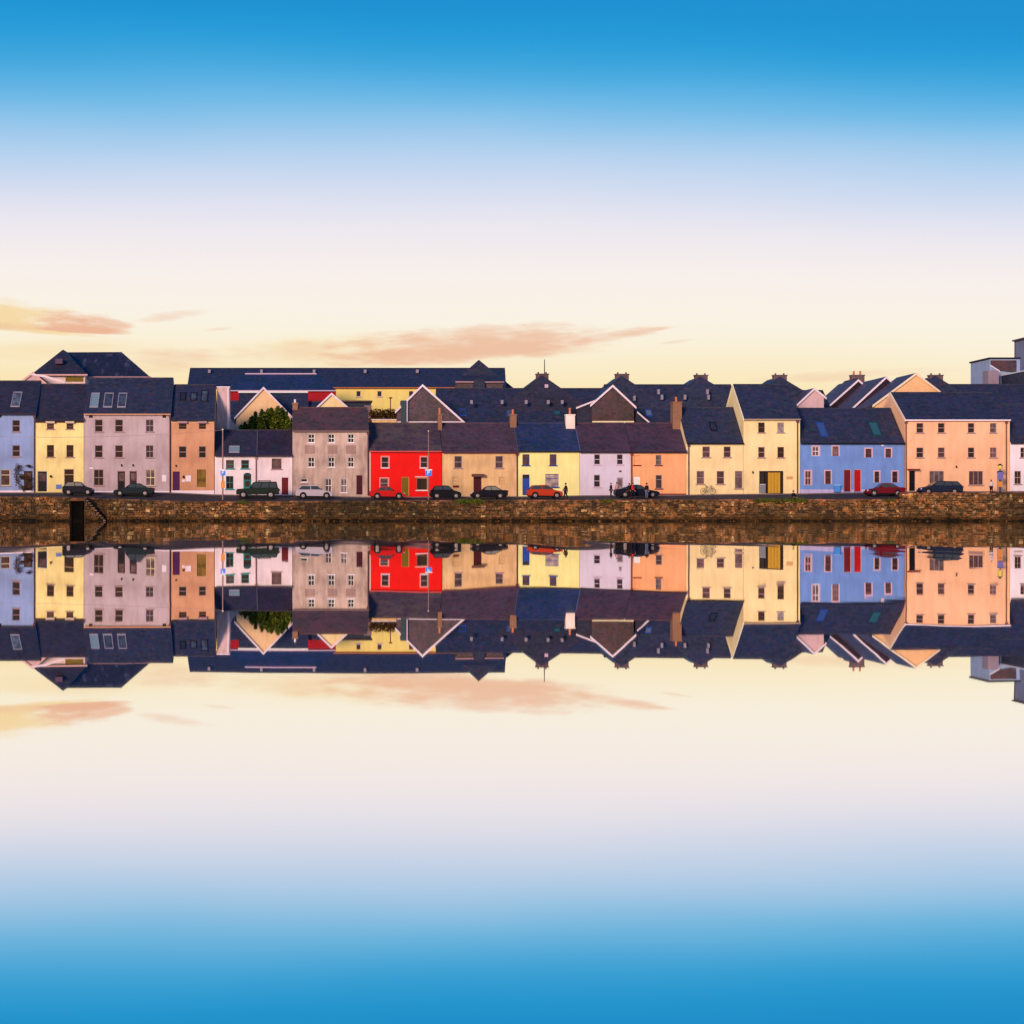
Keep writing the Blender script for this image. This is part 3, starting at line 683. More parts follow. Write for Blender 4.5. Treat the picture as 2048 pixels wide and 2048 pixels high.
# F grey three-storey
Fw = dict(frame='white', sill=WHT, style='four', pane=PD)
f = house(dict(x=(585, 738), eave=862, base=990, ridge=815, depth=8.4, wall=paint('paint_weathered_stone', (200, 158, 143), .5), roof=SL['rust'], gutm=plain('gutter_stone', (120, 85, 85), .7),
  label='weathered grey-pink three-storey house with stained render and white framed windows', wd=Fw, pipes=[736], over=0,
  open=[W(616.7, 629, 868, 885), W(656.7, 669, 868, 885), W(696, 708, 868, 885), W(616.7, 629, 914, 934), W(656.7, 669, 914, 934), W(696, 708, 914, 934),
        W(602, 615, 957, 964, style='none'), W(651, 663, 957, 985, pane=PM), W(682, 694, 957, 985, pane=PM), D(712.6, 725.6, 950, 989, col='maroon', surround='mauve')],
  chim=[dict(px0=585, px1=595.5, py0=806, py1=828, Y=4.2, mat=BRK, pots=1, potpy=799, potmat=WHT)]))
for p in (610, 655, 692): plate(f['root'], p, p+19, 890.5, 907, paint('stained_panel', (165, 122, 112), .45), 'render_panel')
# G red
g = house(dict(x=(738.5, 883.5), eave=902, base=994, ridge=846, depth=7.6, wall=paint('paint_red', (234, 22, 18), .12), roof=SL['moss'], gutm=plain('gutter_redpink', (205, 70, 70), .6),
  label='bright red two-storey house under a mossy slate roof, with white window trim', wd=dict(frame='grey', sill=WHT, surround=plain('trim_salmon', (240, 130, 120), .7)),
  open=[W(763.5, 777, 914, 935), W(841.5, 855, 914, 935), W(761, 776, 957, 976, pane=PM, style='sash'), D(803, 818, 954, 992.5, col='olive', surround='orange'), W(833, 855, 956, 980, frame='tan', style='none', pane=PD, surround=None)],
  chim=[dict(px0=875.5, px1=883.2, py0=829, py1=866, Y=3.4, mat=BRK, pots=1, potpy=816, dep=1.2)]))
plate(g['root'], 738.7, 741.5, 903, 994, FR['pink'], 'quoin_strip'); plate(g['root'], 830, 857, 952.5, 955, FR['pink'], 'lintel')
# H tan
h_ = house(dict(x=(884.5, 1035.5), eave=904, base=993, ridge=846, depth=7.6, wall=paint('paint_tan', (230, 172, 122), .3), roof=SL['plum'], gutm=plain('gutter_plum', (85, 35, 50), .6), verge='R', vergem=plain('verge_grey2', (110, 90, 115), .8),
  label='tan two-storey house with a small canopy over its middle door', wd=dict(frame='grey', sill=FR['mauve'], pane=PM, style='sash'), pipes=[1034],
  open=[W(909, 924, 912, 936), W(991, 1006, 912, 936), W(905.5, 918, 954, 969, frame='tan', sill=None, pane=plain('blind_tan', (215, 160, 112), .8)), W(998, 1010, 954, 969, frame='tan', sill=None, pane=plain('blind_tan', (215, 160, 112), .8)), D(947, 963, 954, 991.5, col='maroon', surround='brown')],
  chim=[dict(px0=1019.5, px1=1032, py0=829, py1=861, Y=3.6, mat=BRK, pots=1, potpy=819)]))
box('door_canopy', (X(943), X(967.5), -.7, -.004, Z(952.5), Z(948)), FR['brown'], h_['root'])
plate(h_['root'], 906, 918, 971, 975, FR['deepred'], 'flower_box')
# I yellow
i_ = house(dict(x=(1036, 1159), eave=902, base=992, ridge=846, depth=7.6, wall=paint('paint_lemon', (253, 231, 142), .15), roof=SL['blue'], label='lemon yellow two-storey house with a blue door and blue window frames',
  wd=dict(frame='blue', sill=FR['blue'], surround=None), verge='R', vergem=plain('verge_grey3', (85, 85, 120), .8),
  open=[W(1045, 1059, 908.5, 930.5), W(1099.5, 1113, 908.5, 930.5, pane=PM), D(1045, 1059, 949, 990.5, col='hardblue', fan=True), W(1091, 1117, 948, 974, style='tsash', pane=PL)],
  chim=[dict(px0=1131, px1=1148.6, py0=829, py1=867, Y=3.4, mat=paint('chimney_peach', (246, 205, 190), .15), pots=1, potpy=816, dep=.9)]))
# J lilac, K orange share a roof line
j_ = house(dict(x=(1159.5, 1261.5), eave=903.5, base=992, ridge=846, depth=7.6, wall=paint('paint_lilac', (216, 188, 202), .12), roof=SL['purple'], label='pale lilac two-storey house with black sash windows next to the lemon yellow one',
  wd=dict(frame='lilac', sill=FR['lilac'], style='sash', pane=panemat('glass_black', [(0, (.006, .006, .008)), (1, (.02, .015, .018))])),
  open=[W(1188.5, 1200.5, 908.5, 929), W(1234, 1246, 908.5, 929), W(1188, 1200.5, 949.5, 974), D(1234, 1246.5, 955, 991, col='grey', glaze=1, surround='lilac')]))
plate(j_['root'], 1238, 1243, 941, 944, FR['brown'], 'number_plate')
k_ = house(dict(x=(1262, 1372), eave=903.5, base=992, ridge=846, depth=7.6, wall=paint('paint_orange', (250, 161, 112), .15), roof=SL['purple'], label='orange two-storey house with a white door, right of the lilac house', plinth=(987, paint('plinth_brick', (150, 60, 45))),
  wd=dict(frame='orange', sill=FR['deepred'], pane=PM), verge='R', vergem=plain('verge_grey4', (130, 110, 130), .8), pipes=[1263], pipem=plain('pipe_red', (150, 40, 40), .6),
  open=[W(1268, 1280.5, 911, 930, pane=plain('blind_orange', (240, 155, 110), .8), frame='orange'), W(1311.6, 1323, 910, 930, frame='grey'), D(1266.5, 1280, 953, 991, col='white', handle=True), W(1311.6, 1324, 950, 977, frame='grey', style='tsash')],
  chim=[dict(px0=1343.5, px1=1361, py0=804, py1=862, Y=3.6, mat=BRK, pots=1, potpy=794, dep=1.4)]))
# L low cream, M tall cream
l_ = house(dict(x=(1372.5, 1486.5), eave=886, base=990, ridge=815, depth=9, wall=paint('paint_cream_a', (253, 203, 148), .15), roof=SL['navy'], label='cream two-storey house with a steep slate roof, lower neighbour of the cream three-storey house',
  wd=dict(frame='mauve', sill=SILLG, pane=PM), pipes=[1377], gutm=plain('gutter_black', (22, 18, 26), .5), sky=[(1420, 1433, 846, 862, PSKY, FR['black'])],
  open=[W(1405, 1420, 893, 914.5), W(1447.6, 1461.5, 893, 914.5), W(1393.5, 1408.5, 942, 968), W(1433.6, 1448.5, 942, 968), W(1470, 1485, 942, 977, style='tsash')]))
def carriage(root, r, yf):
    x0, x1, z0, z1 = r
    o = box('entrance_recess', (x0, x1, yf+1.2, yf+1.3, z0, z1), FR['black'], root)
    mb = MB(); xa, xb = X(1537), X(1562)
    for k in range(4):
        w_ = (xb-xa)/4; mb.box(xa+k*w_+.02, xa+(k+1)*w_-.02, yf+.25+.02*(k % 2), yf+.33, z0+.05, z1-.15)
    gt = obj('timber_door', mb, FR['wood'], root)
    mb = MB(); mb.box(x0, x1, yf+.2, yf+.4, z1-.14, z1); mb.box(X(1562)+.01, x1, yf+.2, yf+.4, z0, z1-.15); mb.box(X(1531), X(1536.5), yf+.2, yf+.4, z0, z1-.15)
    obj('entrance_frame', mb, FR['dark'], root)
    box('dark_gate', (x0+.05, X(1530), yf+.3, yf+.36, z0+.1, z1-.15), panemat('glass_black', []), root)
    mb = MB(); 
    for k in range(6): mb.box(x0+.1+k*.11, x0+.13+k*.11, yf+.06, yf+.09, z0, z0+1.0)
    mb.box(x0+.08, x0+.72, yf+.05, yf+.1, z0+1.0, z0+1.05); obj('railing', mb, FR['rail'], root)
m_ = house(dict(x=(1487, 1600), eave=838, base=988, ridge=769, depth=9.6, wall=paint('paint_cream_b', (253, 203, 147), .15), roof=SL['navy'], label='tall cream three-storey house with a wide timber carriage entrance', verge='L', vergem=paint('verge_cream', (250, 215, 175), .1),
  wd=dict(frame='brown', sill=SILLG, pane=PD), pipes=[1594.5], gutm=plain('gutter_creamgrey', (170, 130, 110), .6),
  open=[W(1516.5, 1529.5, 845, 865), W(1555, 1568, 845, 865, frame='grey', pane=PL, style='four'), W(1516.5, 1529.5, 894, 915, frame='mauve'), W(1555, 1568, 894, 915),
        ('n', 1518.5, 1567, 942, 987, dict(fn=carriage))]))
plate(m_['root'], 1573, 1585, 953, 958.5, paint('wall_plaque', (215, 150, 90))); lamp(m_['root'], 1505, 944, r=.09)
# N blue
Nw = dict(frame='brown', sill=None, surround=plain('trim_pink', (215, 160, 175), .7), pane=PM)
n_ = house(dict(x=(1600.5, 1808.5), eave=886, base=984, ridge=816.5, depth=9, wall=paint('paint_blue', (112, 134, 192), .18), roof=SL['navy'], label='cornflower blue two-storey house with twin red doors and two skylights', wd=Nw, plinth=(979, paint('plinth_pale', (190, 165, 200))),
  gutm=plain('gutter_black', (22, 18, 26), .5), sky=[(1636, 1652, 846, 873, PBLUE, FR['blue']), (1741, 1759, 845, 872, PTEAL, FR['darkteal'])],
  open=[W(1625, 1638, 893, 912, frame='white', style='four'), W(1665, 1677, 893, 912), W(1731, 1743, 897.5, 915), W(1771, 1782, 897.5, 915), W(1610.5, 1622, 942, 970, frame='pink', style='four', pane=PM), W(1650.5, 1661.5, 942, 968, pane=PD),
        D(1687.5, 1702, 939, 983, col='deepred', surround='pink'), D(1708, 1722.5, 939, 983, col='red', surround='pink'), W(1749, 1758.5, 943, 965, pane=PD), W(1784.5, 1795, 943, 965, pane=PD)]))
plate(n_['root'], 1762, 1768, 889, 892, WHT, 'light_fitting')
bb = box('utility_box', (X(1667), X(1679), -.35, -.05, Z(984), Z(971)), plain('box_blue', (70, 130, 200), .5), n_['root']); box('box_lid', (X(1666), X(1680), -.4, -.045, Z(971)+.004, Z(969.5)), plain('lid_pale', (150, 190, 225), .5), bb)
# O peach
o_ = house(dict(x=(1810, 2019.5), eave=840, base=983, ridge=785, depth=9.6, wall=paint('paint_peach', (252, 174, 134), .15), roof=SL['navy'], label='wide peach three-storey house with four windows per upper floor', verge='L', vergem=paint('verge_peach', (252, 205, 175), .1),
  wd=dict(frame='mauve', sill=SILLG, pane=PD), pipes=[1811.5, 2012], pipem=plain('pipe_rust', (120, 70, 60), .6), gutm=WHT,
  open=[W(1833, 1847, 846, 865.5), W(1876, 1889.5, 846, 865.5), W(1936, 1949, 846, 865.5), W(1980, 1993, 846, 865.5, frame='grey', pane=PM), W(1833, 1847, 895, 915), W(1876, 1889.5, 895, 915, pane=PM), W(1936, 1949, 895, 915, pane=PD), W(1980, 1993, 895, 915, pane=PM, style='four'),
        D(1818, 1831, 941, 982, col='black', surround='pink'), W(1859, 1888, 942, 967, style='triple', frame='grey', pane=PM), W(1938, 1966, 942, 970, style='triple', frame='mauve', pane=PM), D(1993.6, 2006.6, 941, 982, col='mauve', fan=True, surround='white')]))
box('door_canopy', (X(1814), X(1837), -.6, -.004, Z(941)+.06, Z(938)), FR['deepred'], o_['root']); lamp(o_['root'], 1912, 933, r=.09)
# P white at the right edge
p_ = house(dict(x=(2020, 2150), eave=885, base=983, ridge=808, depth=9.6, wall=paint('paint_white_c', (238, 208, 218), .12), roof=SL['navy'], label='pinkish white two-storey house cut by the right edge', wd=dict(frame='mauve', pane=PD, sill=SILLG, style='four'), plinth=(981, paint('plinth_mauve', (215, 180, 200))),
  open=[W(2041, 2055, 895, 915), W(2029, 2042, 942, 968), W(2080, 2094, 895, 915), D(2066, 2080, 942, 982, col='blue')]))

# ------------------------------------------------------------------ buildings behind
def gable_building(label, apex, left, right, yf, dep, wallm, roofm, base=None, name='gabled_house', trim=WHT, holes=None, trim_base=None, cat='building', back=True):
    ax, az_ = X(apex[0], yf), Z(apex[1], yf); lx, lz = X(left[0], yf), Z(left[1], yf); rx, rz = X(right[0], yf), Z(right[1], yf)
    root = empty(name, (ax, yf, 2.5), label, cat); zb = 2.5
    k1 = .25
    sl1 = (az_-lz)/(ax-lx); sr1 = (az_-rz)/(rx-ax)
    il, ir = lx+k1, rx-k1
    mb = MB(); mb.prism([(il, yf, zb), (ir, yf, zb), (ir, yf, rz+sr1*k1-.1), (ax, yf, az_-.1), (il, yf, lz+sl1*k1-.1)], (0, dep, 0)); obj('wall', mb, wallm, root)
    mb = MB()
    for (px_, pz_) in ((lx, lz), (rx, rz)):
        mb.prism([(px_, yf-.12, pz_-.1), (ax, yf-.12, az_-.1), (ax, yf-.12, az_+.06), (px_, yf-.12, pz_+.06)], (0, dep+.2, 0))
    ro = obj('roof', mb, roofm, root); mb = MB()
    for (px_, pz_) in ((lx, lz), (rx, rz)):
        mb.prism([(px_, yf-.2, pz_-.2), (ax, yf-.2, az_-.2), (ax, yf-.2, az_+.09), (px_, yf-.2, pz_+.09)], (0, .075, 0))
    obj('barge_board', mb, trim, ro)
    if trim_base: box('base_trim', (il, ir, yf-.1, yf-.004, Z(trim_base[1], yf), Z(trim_base[0], yf)), trim_base[2] if len(trim_base) > 2 else WHT, root)
    return root
def stack_peak(root, apex, left, right, Y, roofm, chw=None, chm=None, dep=6):
    """cross roof with a hipped slate front and a wide chimney stack behind its point"""
    ax, az_ = X(apex[0], Y), Z(apex[1], Y); lx, lz = X(left[0], Y), Z(left[1], Y); rx, rz = X(right[0], Y), Z(right[1], Y)
    hw = max(ax-lx, rx-ax); s = (az_-min(lz, rz))/hw; d = 5.0; mb = MB()
    A = (ax, Y, az_); A2 = (ax, Y+dep, az_); zl = az_-s*(hw+d)
    fo = (az_-zl)*.5; L, R_ = (ax-hw-d, Y-fo, zl), (ax+hw+d, Y-fo, zl); L2, R2 = (L[0], Y+dep, zl), (R_[0], Y+dep, zl)
    mb.face([L, R_, A]); mb.face([L, A, A2, L2]); mb.face([R_, R2, A2, A]); mb.face([L2, A2, R2]); mb.face([L, L2, R2, R_])
    o = obj('cross_roof', mb, roofm, root)
    if chw:
        x0, x1, z1 = X(chw[0], Y+1), X(chw[1], Y+1), Z(chw[2], Y+1)
        mb = MB().box(x0, x1, Y+.7, Y+1.5, az_-2.0, z1-.12); mb.box(x0-.07, x1+.07, Y+.62, Y+1.58, z1-.119, z1)
        c_ = obj('chimney', mb, chm or CONC, root)
        for k in (.18, .82):
            xx = x0+(x1-x0)*k; obj('chimney_pot', MB().tube((xx, Y+1.1, z1-.01), (xx, Y+1.1, z1+.22), .12, .1), CONC, c_)
    return o
grw = paint('back_wall_grey', (120, 95, 105))
q = house(dict(name='apartment_block', cat='building', x=(880, 1235), yf=13.5, depth=12, eave=858, ridge=777, zb=2.5, wall=grw, roof=SL['navy'], gutter=False, label='long slate roofed apartment block with an antenna, behind the tan and lemon yellow houses',
   sky=[(919, 932, 819, 832, PSKY, FR['hardblue']), (1013, 1025, 819, 832, PSKY, FR['hardblue']), (1107, 1121, 822, 830, PTEAL, FR['darkteal'])]))
stack_peak(q['root'], (1084, 750), (1055, 776), (1120, 777), 18.2, SL['dark'], (1072.5, 1096.5, 747.5))
part('antenna', lambda m: m.tube((X(1089, 19.6), 19.6, Z(760, 19.6)), (X(1089, 19.6), 19.6, Z(719, 19.6)), .07, .045), FR['dark'], q['root'])
mb = MB().box(X(1058, 14.4), X(1092, 14.4), 17.5, 17.7, Z(777.5, 17.6), Z(775.5, 17.6)); mb.box(X(1089, 17.6), X(1096, 17.6), 17.4, 17.8, Z(776.5, 17.6), Z(769, 17.6)); obj('flashing', mb, FR['lilac'], q['root'])
for px in (942, 1003, 1051, 1095, 1123): box('roof_vent', (X(px-2.4, 16), X(px+2.4, 16), 15.3, 15.7, Z(803.5, 16)-.3, Z(801, 16)), FR['grey'], q['root'])
q2 = house(dict(name='apartment_block', cat='building', x=(1225, 1487), yf=13.0, depth=12, eave=860, ridge=769.5, zb=2.5, wall=grw, roof=SL['blue'] if 0 else SL['navy'], gutter=False, label='apartment block with two chimney peaks, behind the orange and low cream houses',
   sky=[(1291, 1304, 821, 833, PSKY, FR['hardblue']), (1411, 1424, 793, 800, PSKY, FR['black'])]))
stack_peak(q2['root'], (1243.6, 751), (1207, 778), (1269, 769.5), 17.6, SL['navy'], (1231, 1257, 748))
stack_peak(q2['root'], (1401, 753), (1380, 768), (1426, 769), 17.6, SL['navy'], (1389.5, 1414.5, 750))
for px, py in ((1268, 793), (1316, 780), (1323, 791), (1369, 791), (1414, 780), (1416, 791)): box('roof_vent', (X(px-2.2, 16), X(px+2.2, 16), 15.6, 16.0, Z(py+2, 16)-.4, Z(py-1, 16)), FR['grey'], q2['root'])
box('white_flue', (X(1371, 10.5), X(1376, 10.5), 10.3, 10.8, 8, Z(820, 10.5)), WHT, q2['root'])
q3 = house(dict(name='apartment_block', cat='building', x=(1530, 1676), yf=14, depth=12, eave=850, ridge=781, zb=2.5, wall=grw, roof=SL['dark'], gutter=False, label='apartment block with a slate roof and one chimney peak, rising behind the tall cream house'))
stack_peak(q3['root'], (1560, 753), (1533, 772), (1600, 780), 18.5, SL['navy'], (1546.5, 1572.5, 750))
q4 = house(dict(name='apartment_block', cat='building', x=(1872, 2250), yf=12.5, depth=12, eave=845, ridge=769, zb=2.5, wall=grw, roof=SL['navy'], gutter=False, label='apartment block with a long slate roof and chimney peak, behind the wide peach house'))
stack_peak(q4['root'], (1871.5, 752), (1845, 772), (1900, 771), 17.5, SL['navy'], (1858, 1884.5, 750))
# slate clad gables
g1 = gable_building('grey slate-clad gable with white edging between the brick chimneys, behind the red house', (845, 770), (790, 824), (930, 846), 10.6, 7, SL['grey'], SL['navy'], trim_base=(843, 846.5))
g1c = box('corner_trim', (X(812.5, 10.6), X(815.5, 10.6), 10.3, 10.5, Z(844, 10.5), Z(803, 10.5)), FR['lilac'], g1)
box('side_bay', (X(802, 10.4), X(812, 10.4), 10.2, 12, 5, Z(801, 10.4)), plain('teal_cladding', (60, 70, 75), .7), g1)
g2 = gable_building('brown slate-clad gable with white edging, behind the lilac house', (1225, 771), (1180, 811), (1272, 815), 10.6, 7.5, SL['brown'], SL['navy'], trim_base=(842, 846.5, FR['cream']))
mb = MB(); yy = 11.2; mb.prism([(X(1153, yy), yy, Z(816, yy)), (X(1196, yy), yy, Z(799, yy)), (X(1212, yy), yy, Z(784, yy)), (X(1212, yy), yy, 6), (X(1160, yy), yy, 6)], (0, 7, 0)); obj('side_wing', mb, SL['dark'], g2)
mb = MB(); mb.prism([(X(1152, yy), yy-.15, Z(818, yy)), (X(1196, yy), yy-.15, Z(801, yy)), (X(1196, yy), yy-.15, Z(797.5, yy)), (X(1152, yy), yy-.15, Z(814.5, yy))], (0, .1, 0)); mb.prism([(X(1274, yy), yy-.15, Z(826, yy)), (X(1299, yy), yy-.15, Z(848, yy)), (X(1299, yy), yy-.15, Z(844, yy)), (X(1274, yy), yy-.15, Z(822.5, yy))], (0, .1, 0)); obj('wing_trim', mb, WHT, g2)
mb = MB(); mb.prism([(X(1270, yy), yy, Z(823, yy)), (X(1298, yy), yy, Z(847, yy)), (X(1270, yy), yy, Z(850, yy))], (0, 6, 0)); obj('lean_to', mb, SL['dark'], g2)
# staggered gables right of the tall cream house
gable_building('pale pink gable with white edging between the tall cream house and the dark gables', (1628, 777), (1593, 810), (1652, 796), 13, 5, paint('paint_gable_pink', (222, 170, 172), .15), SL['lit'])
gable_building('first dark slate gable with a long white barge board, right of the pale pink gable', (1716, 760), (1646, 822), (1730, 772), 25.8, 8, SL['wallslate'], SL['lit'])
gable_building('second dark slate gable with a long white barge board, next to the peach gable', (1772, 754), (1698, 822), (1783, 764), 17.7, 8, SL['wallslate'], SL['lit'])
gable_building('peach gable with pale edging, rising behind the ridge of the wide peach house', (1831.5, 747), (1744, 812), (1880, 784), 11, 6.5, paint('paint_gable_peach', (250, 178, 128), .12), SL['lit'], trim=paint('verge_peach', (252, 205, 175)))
box_ch = chimney(gable_building('small rear slate gable with a square chimney, between the two dark gables', (1713, 757), (1690, 780), (1736, 780), 36, 5, grw, SL['plum'], trim=SL['plum']), 1701, 1727, 750, 775, 38, CONC, pots=2)
# left group
gable_building('large peach gable with white edging, behind the green bush and white cottages', (527, 775), (468.6, 836.5), (586, 836), 15, 10, paint('paint_gable_salmon', (248, 186, 138), .15), SL['navy'])
gable_building('small peach gable with white edging, behind the weathered grey-pink house', (663, 787), (632, 816), (697, 816), 15, 8, paint('paint_gable_sand', (250, 200, 145), .15), SL['navy'])
REDW = paint('paint_back_red', (172, 26, 38), .2)
r1 = house(dict(name='red_building', cat='building', x=(450, 672), yf=28, depth=11, eave=782, ridge=747.5, zb=2.5, hip=(488, 633), wall=REDW, roof=SL['blue'], gutter=True, gutm=FR['lilac'], ridgecap=False, label='red walled building with a hipped blue slate roof, behind the large peach gable'))
box('ridge_flashing', (X(490, 33.5), X(633, 33.5), 33.3, 33.7, Z(750, 33.5), Z(746.5, 33.5)), FR['lilac'], r1['root'])
r2 = house(dict(name='low_building', cat='building', x=(476, 617), yf=20, depth=8, eave=845, ridge=785, zb=2.5, wall=grw, roof=SL['navy'], gutter=False, label='low slate roof with a white ridge strip, just before the red walled building'))
box('ridge_flashing', (X(476.5, 24), X(616, 24), 23.7, 24.3, Z(786, 24), Z(782.5, 24)), FR['white'], r2['root'])
r4 = house(dict(name='low_building', cat='building', x=(452, 475.5), yf=20, depth=8, eave=845, ridge=802, zb=2.5, wall=grw, roof=SL['navy'], gutter=False, label='sliver of dark slate roof right of the tall pale end wall'))
r3 = house(dict(name='low_building', cat='building', x=(617.5, 700), yf=20, depth=8, eave=845, ridge=803, zb=2.5, wall=grw, roof=SL['navy'], gutter=False, label='lower slate roof just behind the small peach gable'))
YEL = paint('paint_long_yellow', (253, 206, 120), .12)
lb = house(dict(name='long_building', cat='building', x=(374.5, 1012), hip=(0, 1010), yf=42, depth=13, eave=776, ridge=736.5, zb=2.5, wall=YEL, roof=SL['navy'], gutter=True, gutm=plain('gutter_ochre', (190, 100, 60), .6), label='very long yellow building with a straight slate roof across the left half of the skyline',
   wd=dict(frame='lilac', sill=FR['lilac'], pane=PD, style='none'), open=[W(713, 721.5, 782, 793), W(755, 763.5, 782, 793), W(818, 827, 782, 793), W(640, 648, 782, 793)]))
mb = MB(); yy = 40
obj('projecting_bay', MB().box(X(913, 39), X(1006, 39), 39, 47, 2.5, Z(765, 39)), SL['grey'], lb['root'])
mb = MB().box(X(911, 38.8), X(949, 38.8), 38.7, 38.99, Z(765.5, 38.8), Z(762.5, 38.8)); mb.box(X(967, 38.8), X(1008, 38.8), 38.7, 38.99, Z(765.5, 38.8), Z(763, 38.8)); obj('bay_trim', mb, FR['mauve'], lb['root'])
stack_peak(lb['root'], (957.6, 719.5), (939, 736), (976, 736), 47, SL['navy'], dep=2.4)
mb = MB(); mb.prism([(X(943, 38.4), 38.4, Z(790, 38.4)), (X(973, 38.4), 38.4, Z(790, 38.4)), (X(967, 38.4), 38.4, Z(758, 38.4)), (X(949, 38.4), 38.4, Z(758, 38.4))], (0, 5, 0)); obj('valley_roof', mb, SL['navy'], lb['root'])
for px in (419, 523, 628, 730, 834): box('roof_vent', (X(px-2.5, 47), X(px+2.5, 47), 46.2, 47, Z(742.5, 47)-.3, Z(740, 47)), FR['grey'], lb['root'])
# hip roofed hall at the left
hb = empty('hipped_hall', (X(180, 30), 30, 2.5), 'large hipped slate roof hall rising behind the ochre and mauve houses at the left', 'building')
y0, y1 = 26, 40; ym = 33
obj('wall', MB().box(X(74, y0), X(292, y0), y0, y1, 2.5, Z(751, y0)), paint('paint_hall_cream', (236, 190, 180), .15), hb)
mb = MB(); e0 = Z(750.5, 26); A = (X(134, ym), ym, Z(704.5, ym)); B_ = (X(243, ym), ym, Z(704, ym))
P0, P1, P2, P3 = (X(63, 25.6), 25.6, e0), (X(300, 25.6), 25.6, Z(754, 26)), (X(300, 25.6), 40.4, Z(754, 26)), (X(63, 25.6), 40.4, e0)
mb.face([P0, P1, B_, A]); mb.face([P1, P2, B_]); mb.face([P2, P3, A, B_]); mb.face([P3, P0, A]); mb.face([P0, P3, P2, P1])
sm_ = slate('slate_streaked', (.010, .012, .026), (.026, .030, .060)); t_ = NT.__new__(NT); t_.nt = sm_.node_tree
bs_ = t_.nt.nodes['Principled BSDF']; oc_ = t_.n('ShaderNodeTexCoord').outputs['Object']; ns_ = t_.noise(t_.mapv(oc_, (.9, .3, .12)), 1, 4, .6)
src_ = bs_.inputs['Base Color'].links[0].from_socket; t_.l(t_.mix(t_.m('MULTIPLY', t_.sstep(ns_.outputs[0], .52, .68), .6), src_, (.12, .12, .20)), bs_.inputs['Base Color'])
hr_ = obj('roof', mb, sm_, hb)
mb = MB(); Q = (X(126, 28), 28, Z(699, 28)); mb.face([(X(63, 23), 23, Z(748.5, 23)), (X(174, 23), 23, Z(748.5, 23)), Q]); mb.face([(X(174, 23), 23, Z(748.5, 23)), (X(136, 36), 36, Z(705, 36)), Q]); mb.face([(X(63, 23), 23, Z(748.5, 23)), Q, (X(120, 36), 36, Z(705, 36))]); mb.face([(X(120, 36), 36, Z(705, 36)), Q, (X(136, 36), 36, Z(705, 36))])
obj('front_roof', mb, SL['dark'], hb)
obj('front_wall', MB().box(X(76, 23.4), X(170, 23.4), 23.4, 26, 2.5, Z(749, 23.4)), paint('paint_hall_cream', (236, 190, 180), .15), hb)
box('eaves_trim', (X(62, 22.8), X(175, 22.8), 22.75, 22.95, Z(751, 22.8), Z(748.4, 22.8)), FR['pink'], hb)
box('eaves_trim', (X(170, 25.3), X(302, 25.3), 25.3, 25.55, Z(756.5, 25.4), Z(753, 25.4)), FR['mauve'], hb)
box('window', (X(131, 23.3), X(166, 23.3), 23.32, 23.39, Z(763, 23.3), Z(753, 23.3)), FR['olive'], hb)
mb = MB(); mb.prism([(X(110, 24), 24.3, Z(727, 24)), (X(124, 24), 24.3, Z(727, 24)), (X(124, 24), 24.3, Z(717, 24)), (X(110, 24), 24.3, Z(717, 24))], (0, 3, 0)); obj('roof_hatch', mb, plain('hatch_dark', (95, 66, 85), .8), hb)
# small pitched annex left of it with white barge
sa = gable_building('small reddish roofed annex left of the hipped hall', (66, 745), (40, 765), (98, 772), 19, 5, paint('paint_annex', (215, 165, 165)), plain('annex_red_roof', (110, 60, 60), .8), trim=FR['pink'])
# white dormer rail bits
wb = empty('rooflight_box', (X(105, 12), 12, 2.5), 'white edged flat roof terrace behind the ochre house ridge', 'building')
obj('wall', MB().box(X(86, 12), X(172, 12), 12, 16, 2.5, Z(767, 12)), paint('paint_terrace', (190, 150, 170)), wb)
mb = MB(); mb.prism([(X(60, 11.9), 11.9, Z(750, 11.9)), (X(90, 11.9), 11.9, Z(755, 11.9)), (X(130, 11.9), 11.9, Z(767, 11.9)), (X(130, 11.9), 11.9, Z(763, 11.9)), (X(90, 11.9), 11.9, Z(750.5, 11.9)), (X(62, 11.9), 11.9, Z(747, 11.9))], (0, .3, 0)); obj('sloping_rail', mb, WHT, wb)
# dark flat block, garden wall
db = empty('flat_roof_block', (X(715, 16), 16, 2.5), 'small dark flat-roofed block behind the right end of the weathered house roof', 'building')
obj('wall', MB().box(X(688, 16), X(742, 16), 16, 21, 2.5, Z(804, 16)), plain('block_teal', (45, 48, 62), .7), db); box('roof', (X(685, 15.8), X(745, 15.8), 15.7, 21.3, Z(804, 15.8)+.003, Z(801, 15.8)), SL['rust'], db)
box('chimney', (X(728, 15.4), X(743, 15.4), 15.1, 15.6, 8, Z(811, 15.4)), plain('block_mauve', (135, 100, 105), .8), db)
gw = empty('garden_wall', (X(772, 12), 12, 2.5), 'low cream garden wall beneath the brown hedge, left of the grey slate-clad gable', 'wall')
obj('wall', MB().box(X(744, 12), X(803, 12), 12, 12.3, 2.5, Z(840, 12)), paint('paint_garden', (235, 180, 120)), gw); box('coping', (X(743, 11.95), X(804, 11.95), 11.9, 12.4, Z(840, 12)+.003, Z(838.3, 12)), WHT, gw)
